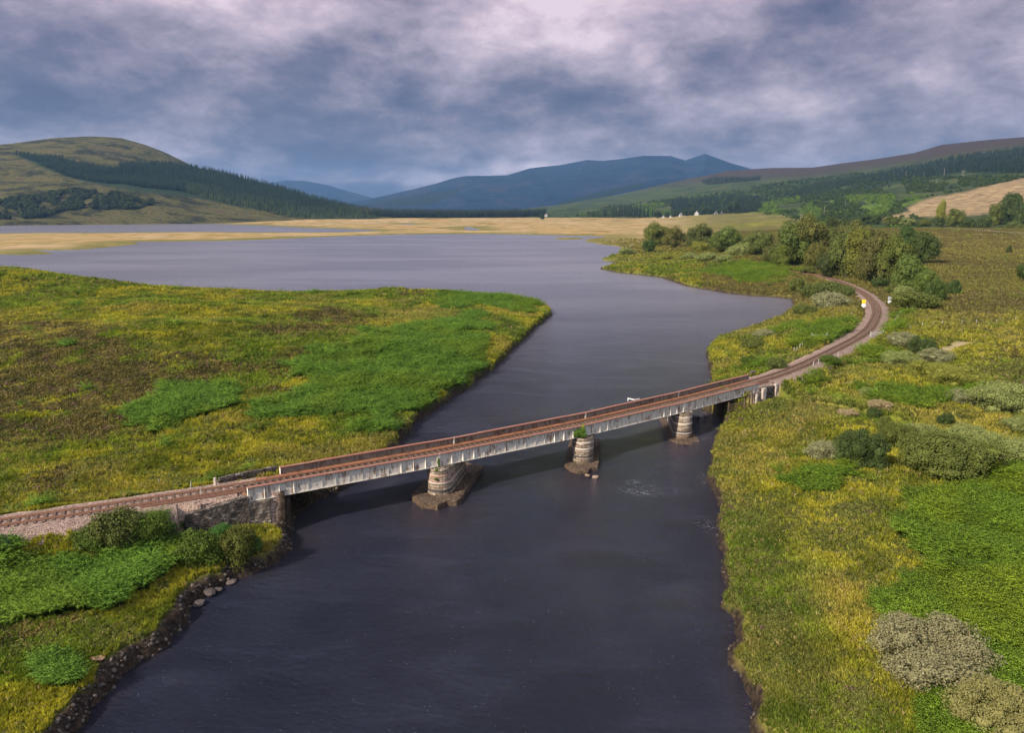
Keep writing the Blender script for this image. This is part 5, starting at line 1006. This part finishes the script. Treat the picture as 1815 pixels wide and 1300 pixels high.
def houses():
    slate=flat_mat('slate_roof',(.11,.12,.14)); pink=flat_mat('pinkish_roof',(.30,.20,.18)); dk=flat_mat('window_dark',(.03,.03,.035))
    for px,py,w_,h,roof,l in[(1175,391,5,4.5,slate,'small white cottage leftmost of the village right of the pines'),(1188,390,4.5,4,slate,'second small white cottage from the left of the village'),(1206,391,6,7,slate,'grey gabled house between the white cottages and the larger white house'),(1234,391,8.5,9,pink,'larger white gabled house in the middle of the village'),
        (1260,377,6.5,8,slate,'white house up the slope among dark trees'),(1268,391,6,5,slate,'low white cottage right of the larger gabled house'),(1278,391,5,4,slate,'small shed with pale roof rightmost of the village'),(968,384,6,5,pink,'lone white cottage at the right end of the spruce belt')]:
        D=2180; p=PD(px,float(py),D); 
        if py<385: p=HR.point(px,py)[0]; D=math.hypot(*p[:2]); p[2]+=1.5
        else: p[2]=height(np.array([p[0]]),np.array([p[1]]))[0]+.5
        k=D/FPX*.72; W=w_*k; Hh=h*k; wh=Hh*.55; dp=W*.75
        hs=empty('house',p,random.uniform(-.35,.35)+.2,l,'house','white houses of the far village')
        mb=MB(); mb.add([(-W/2,-dp/2,-3),(W/2,-dp/2,-3),(W/2,dp/2,-3),(-W/2,dp/2,-3),(-W/2,-dp/2,wh),(W/2,-dp/2,wh),(W/2,dp/2,wh),(-W/2,dp/2,wh),(0,-dp/2,Hh*.97),(0,dp/2,Hh*.97)],[(0,1,5,8,4),(2,3,7,9,6),(1,2,6,5),(3,0,4,7)]); mb.build('wall',[M['housewhite']],hs)
        r=MB(); 
        for s in(-1,1): r.add([(0,-dp/2-.4,Hh+.05),(0,dp/2+.4,Hh+.05),(s*(W/2+.4),dp/2+.4,wh-.15),(s*(W/2+.4),-dp/2-.4,wh-.15),(0,-dp/2-.4,Hh-.25),(0,dp/2+.4,Hh-.25),(s*(W/2+.4),dp/2+.4,wh-.4),(s*(W/2+.4),-dp/2-.4,wh-.4)],[(0,1,2,3),(7,6,5,4),(3,2,6,7),(0,3,7,4),(1,5,6,2)])
        rf=r.build('roof',[roof],hs); c=MB(); c.box(-.5,.5,-dp/2+.3,-dp/2+1.2,Hh-.8,Hh+1.3); c.build('chimney',[M['white']],rf)
        for x in(-.25,.25):
            b=MB(); b.box(x*W-.45,x*W+.45,-dp/2-.05,-dp/2+.02,wh*.35,wh*.75); b.build('window',[dk],hs)
houses()
def boulders():
    RK=[rock_mesh('boulder',40+i,[M['rockm']],3) for i in range(4)]
    for i,(px,py,z,s,sq,c,l) in enumerate([(1231,741,.0,1.5,.8,(.02,.018,.018,1),'black rock in the water beyond the far pier, largest of the group'),(1226,741,.0,.8,.8,(.02,.018,.018,1),'small black rock touching the largest black rock'),(1251,732,.0,1.1,.6,(.035,.03,.026,1),'dark flat rock off the right abutment shore'),(1247,738,.0,.8,.4,(.02,.018,.018,1),'low dark rock nearer than the flat rock off the right abutment'),
        (1055,846,.05,.75,.8,(.24,.17,.13,1),'pale rounded stone at the foot of the middle pier'),(1041,843,.25,.6,.7,(.20,.14,.10,1),'brown stone on the footing edge of the middle pier'),(254,1154,.05,.9,.35,(.20,.13,.10,1),'flat reddish slab at the water edge, lower left bank'),(370,1050,.3,1.1,.7,(.05,.04,.036,1),'dark blocky boulder on the left shore below the broom'),(352,1070,.2,.9,.7,(.07,.055,.05,1),'dark boulder lower than the blocky one on the left shore'),
        (386,1045,.2,.7,.6,(.07,.055,.05,1),'little brown boulder right of the blocky one on the left shore'),(410,1032,.15,.8,.5,(.09,.07,.06,1),'brown boulder on the left shore nearest the abutment'),(450,1003,.35,.9,.5,(.12,.09,.075,1),'rounded rock on the shingle in front of the left abutment'),(137,1101,.0,.9,.4,(.30,.17,.10,1),'rusty orange slab lying in the bracken on the left bank'),(173,1170,.0,.8,.4,(.30,.18,.11,1),'orange slab lower on the left bank'),(930,543,.3,2.2,.8,(.20,.15,.11,1),'crumbling rock outcrop near the tip of the peninsula'),(944,549,.3,1.4,.6,(.42,.36,.26,1),'pale rubble beside the outcrop at the peninsula tip')]):
        p=P(px,py,z) if z<.5 and i not in(12,13,14,15) else None
        if i in(12,13,14,15): p=G([px],[py])[0]; p[2]+=.12
        o=link('boulder',RK[i%4]); o.location=p; o.scale=(s*1.3,s,s*sq); o.rotation_euler=(0,0,i*1.7); o.color=c; tag(o,l,'rock')
def rockm():
    m_,t=mat('boulder_stone'); c=t.n('ShaderNodeObjectInfo').outputs['Color']; n=t.noise(4,6,.65,t.n('ShaderNodeTexCoord').outputs['Object']); principled(t,t.mix(1.0,c,t.ramp(n,[(.3,.5),(.7,1.5)]),'MULTIPLY'),.7,n,.6,.08,.35); return m_
M['rockm']=rockm(); boulders()

def village_trees():
    L=[(1166,391,14,16,'dark tree just left of the leftmost white cottage'),(1182,391,11,9,'dark tree between the two leftmost white cottages'),(1196,391,13,13,'dark tree between the second cottage and the grey gabled house'),(1217,391,14,16,'dark tree right of the grey gabled house'),(1226,391,16,11,'dark tree touching the left of the larger white house'),(1245,391,17,14,'dark tree touching the right of the larger white house'),
     (1256,391,15,14,'dark tree left of the low white cottage'),(1287,392,16,18,'dark tree right of the shed at the end of the village'),(1300,392,22,20,'tallest dark tree right of the village'),(1273,391,9,7,'little dark tree between the low cottage and the shed'),(961,385,12,10,'dark tree left of the lone white cottage')]
    for i,(px,py,h,w_,l) in enumerate(L):
        D=2205; p=PD(px,float(py),D); p[2]=height(np.array([p[0]]),np.array([p[1]]))[0]-.5; hh=h*D/FPX; ww=w_*D/FPX; t=empty('village_tree',p,i,l,'tree','dark trees between the village houses'); t.scale=(ww,ww,hh); c=link('crown',TREE_CR[i%4],t); c.color=(.035,.055,.022,1); link('trunk',TREE_TR[i%3],t)
village_trees()
# ------------------------------------------------------------------ haze
def build_haze():
    m_,t=mat('haze_air')
    vp=t.n('ShaderNodeVolumePrincipled',{'Color':(0.28,0.56,0.98),'Density':0.000036,'Anisotropy':0.2})
    t.n('ShaderNodeOutputMaterial',{'Volume':vp.outputs[0]})
    mb=MB(); mb.box(-16000,16000,-400,16500,-9,860); o=mb.build('haze',m_); tag(o,kind='stuff'); o['label']='pale blue air over the far hills'; del o['label']
build_haze()
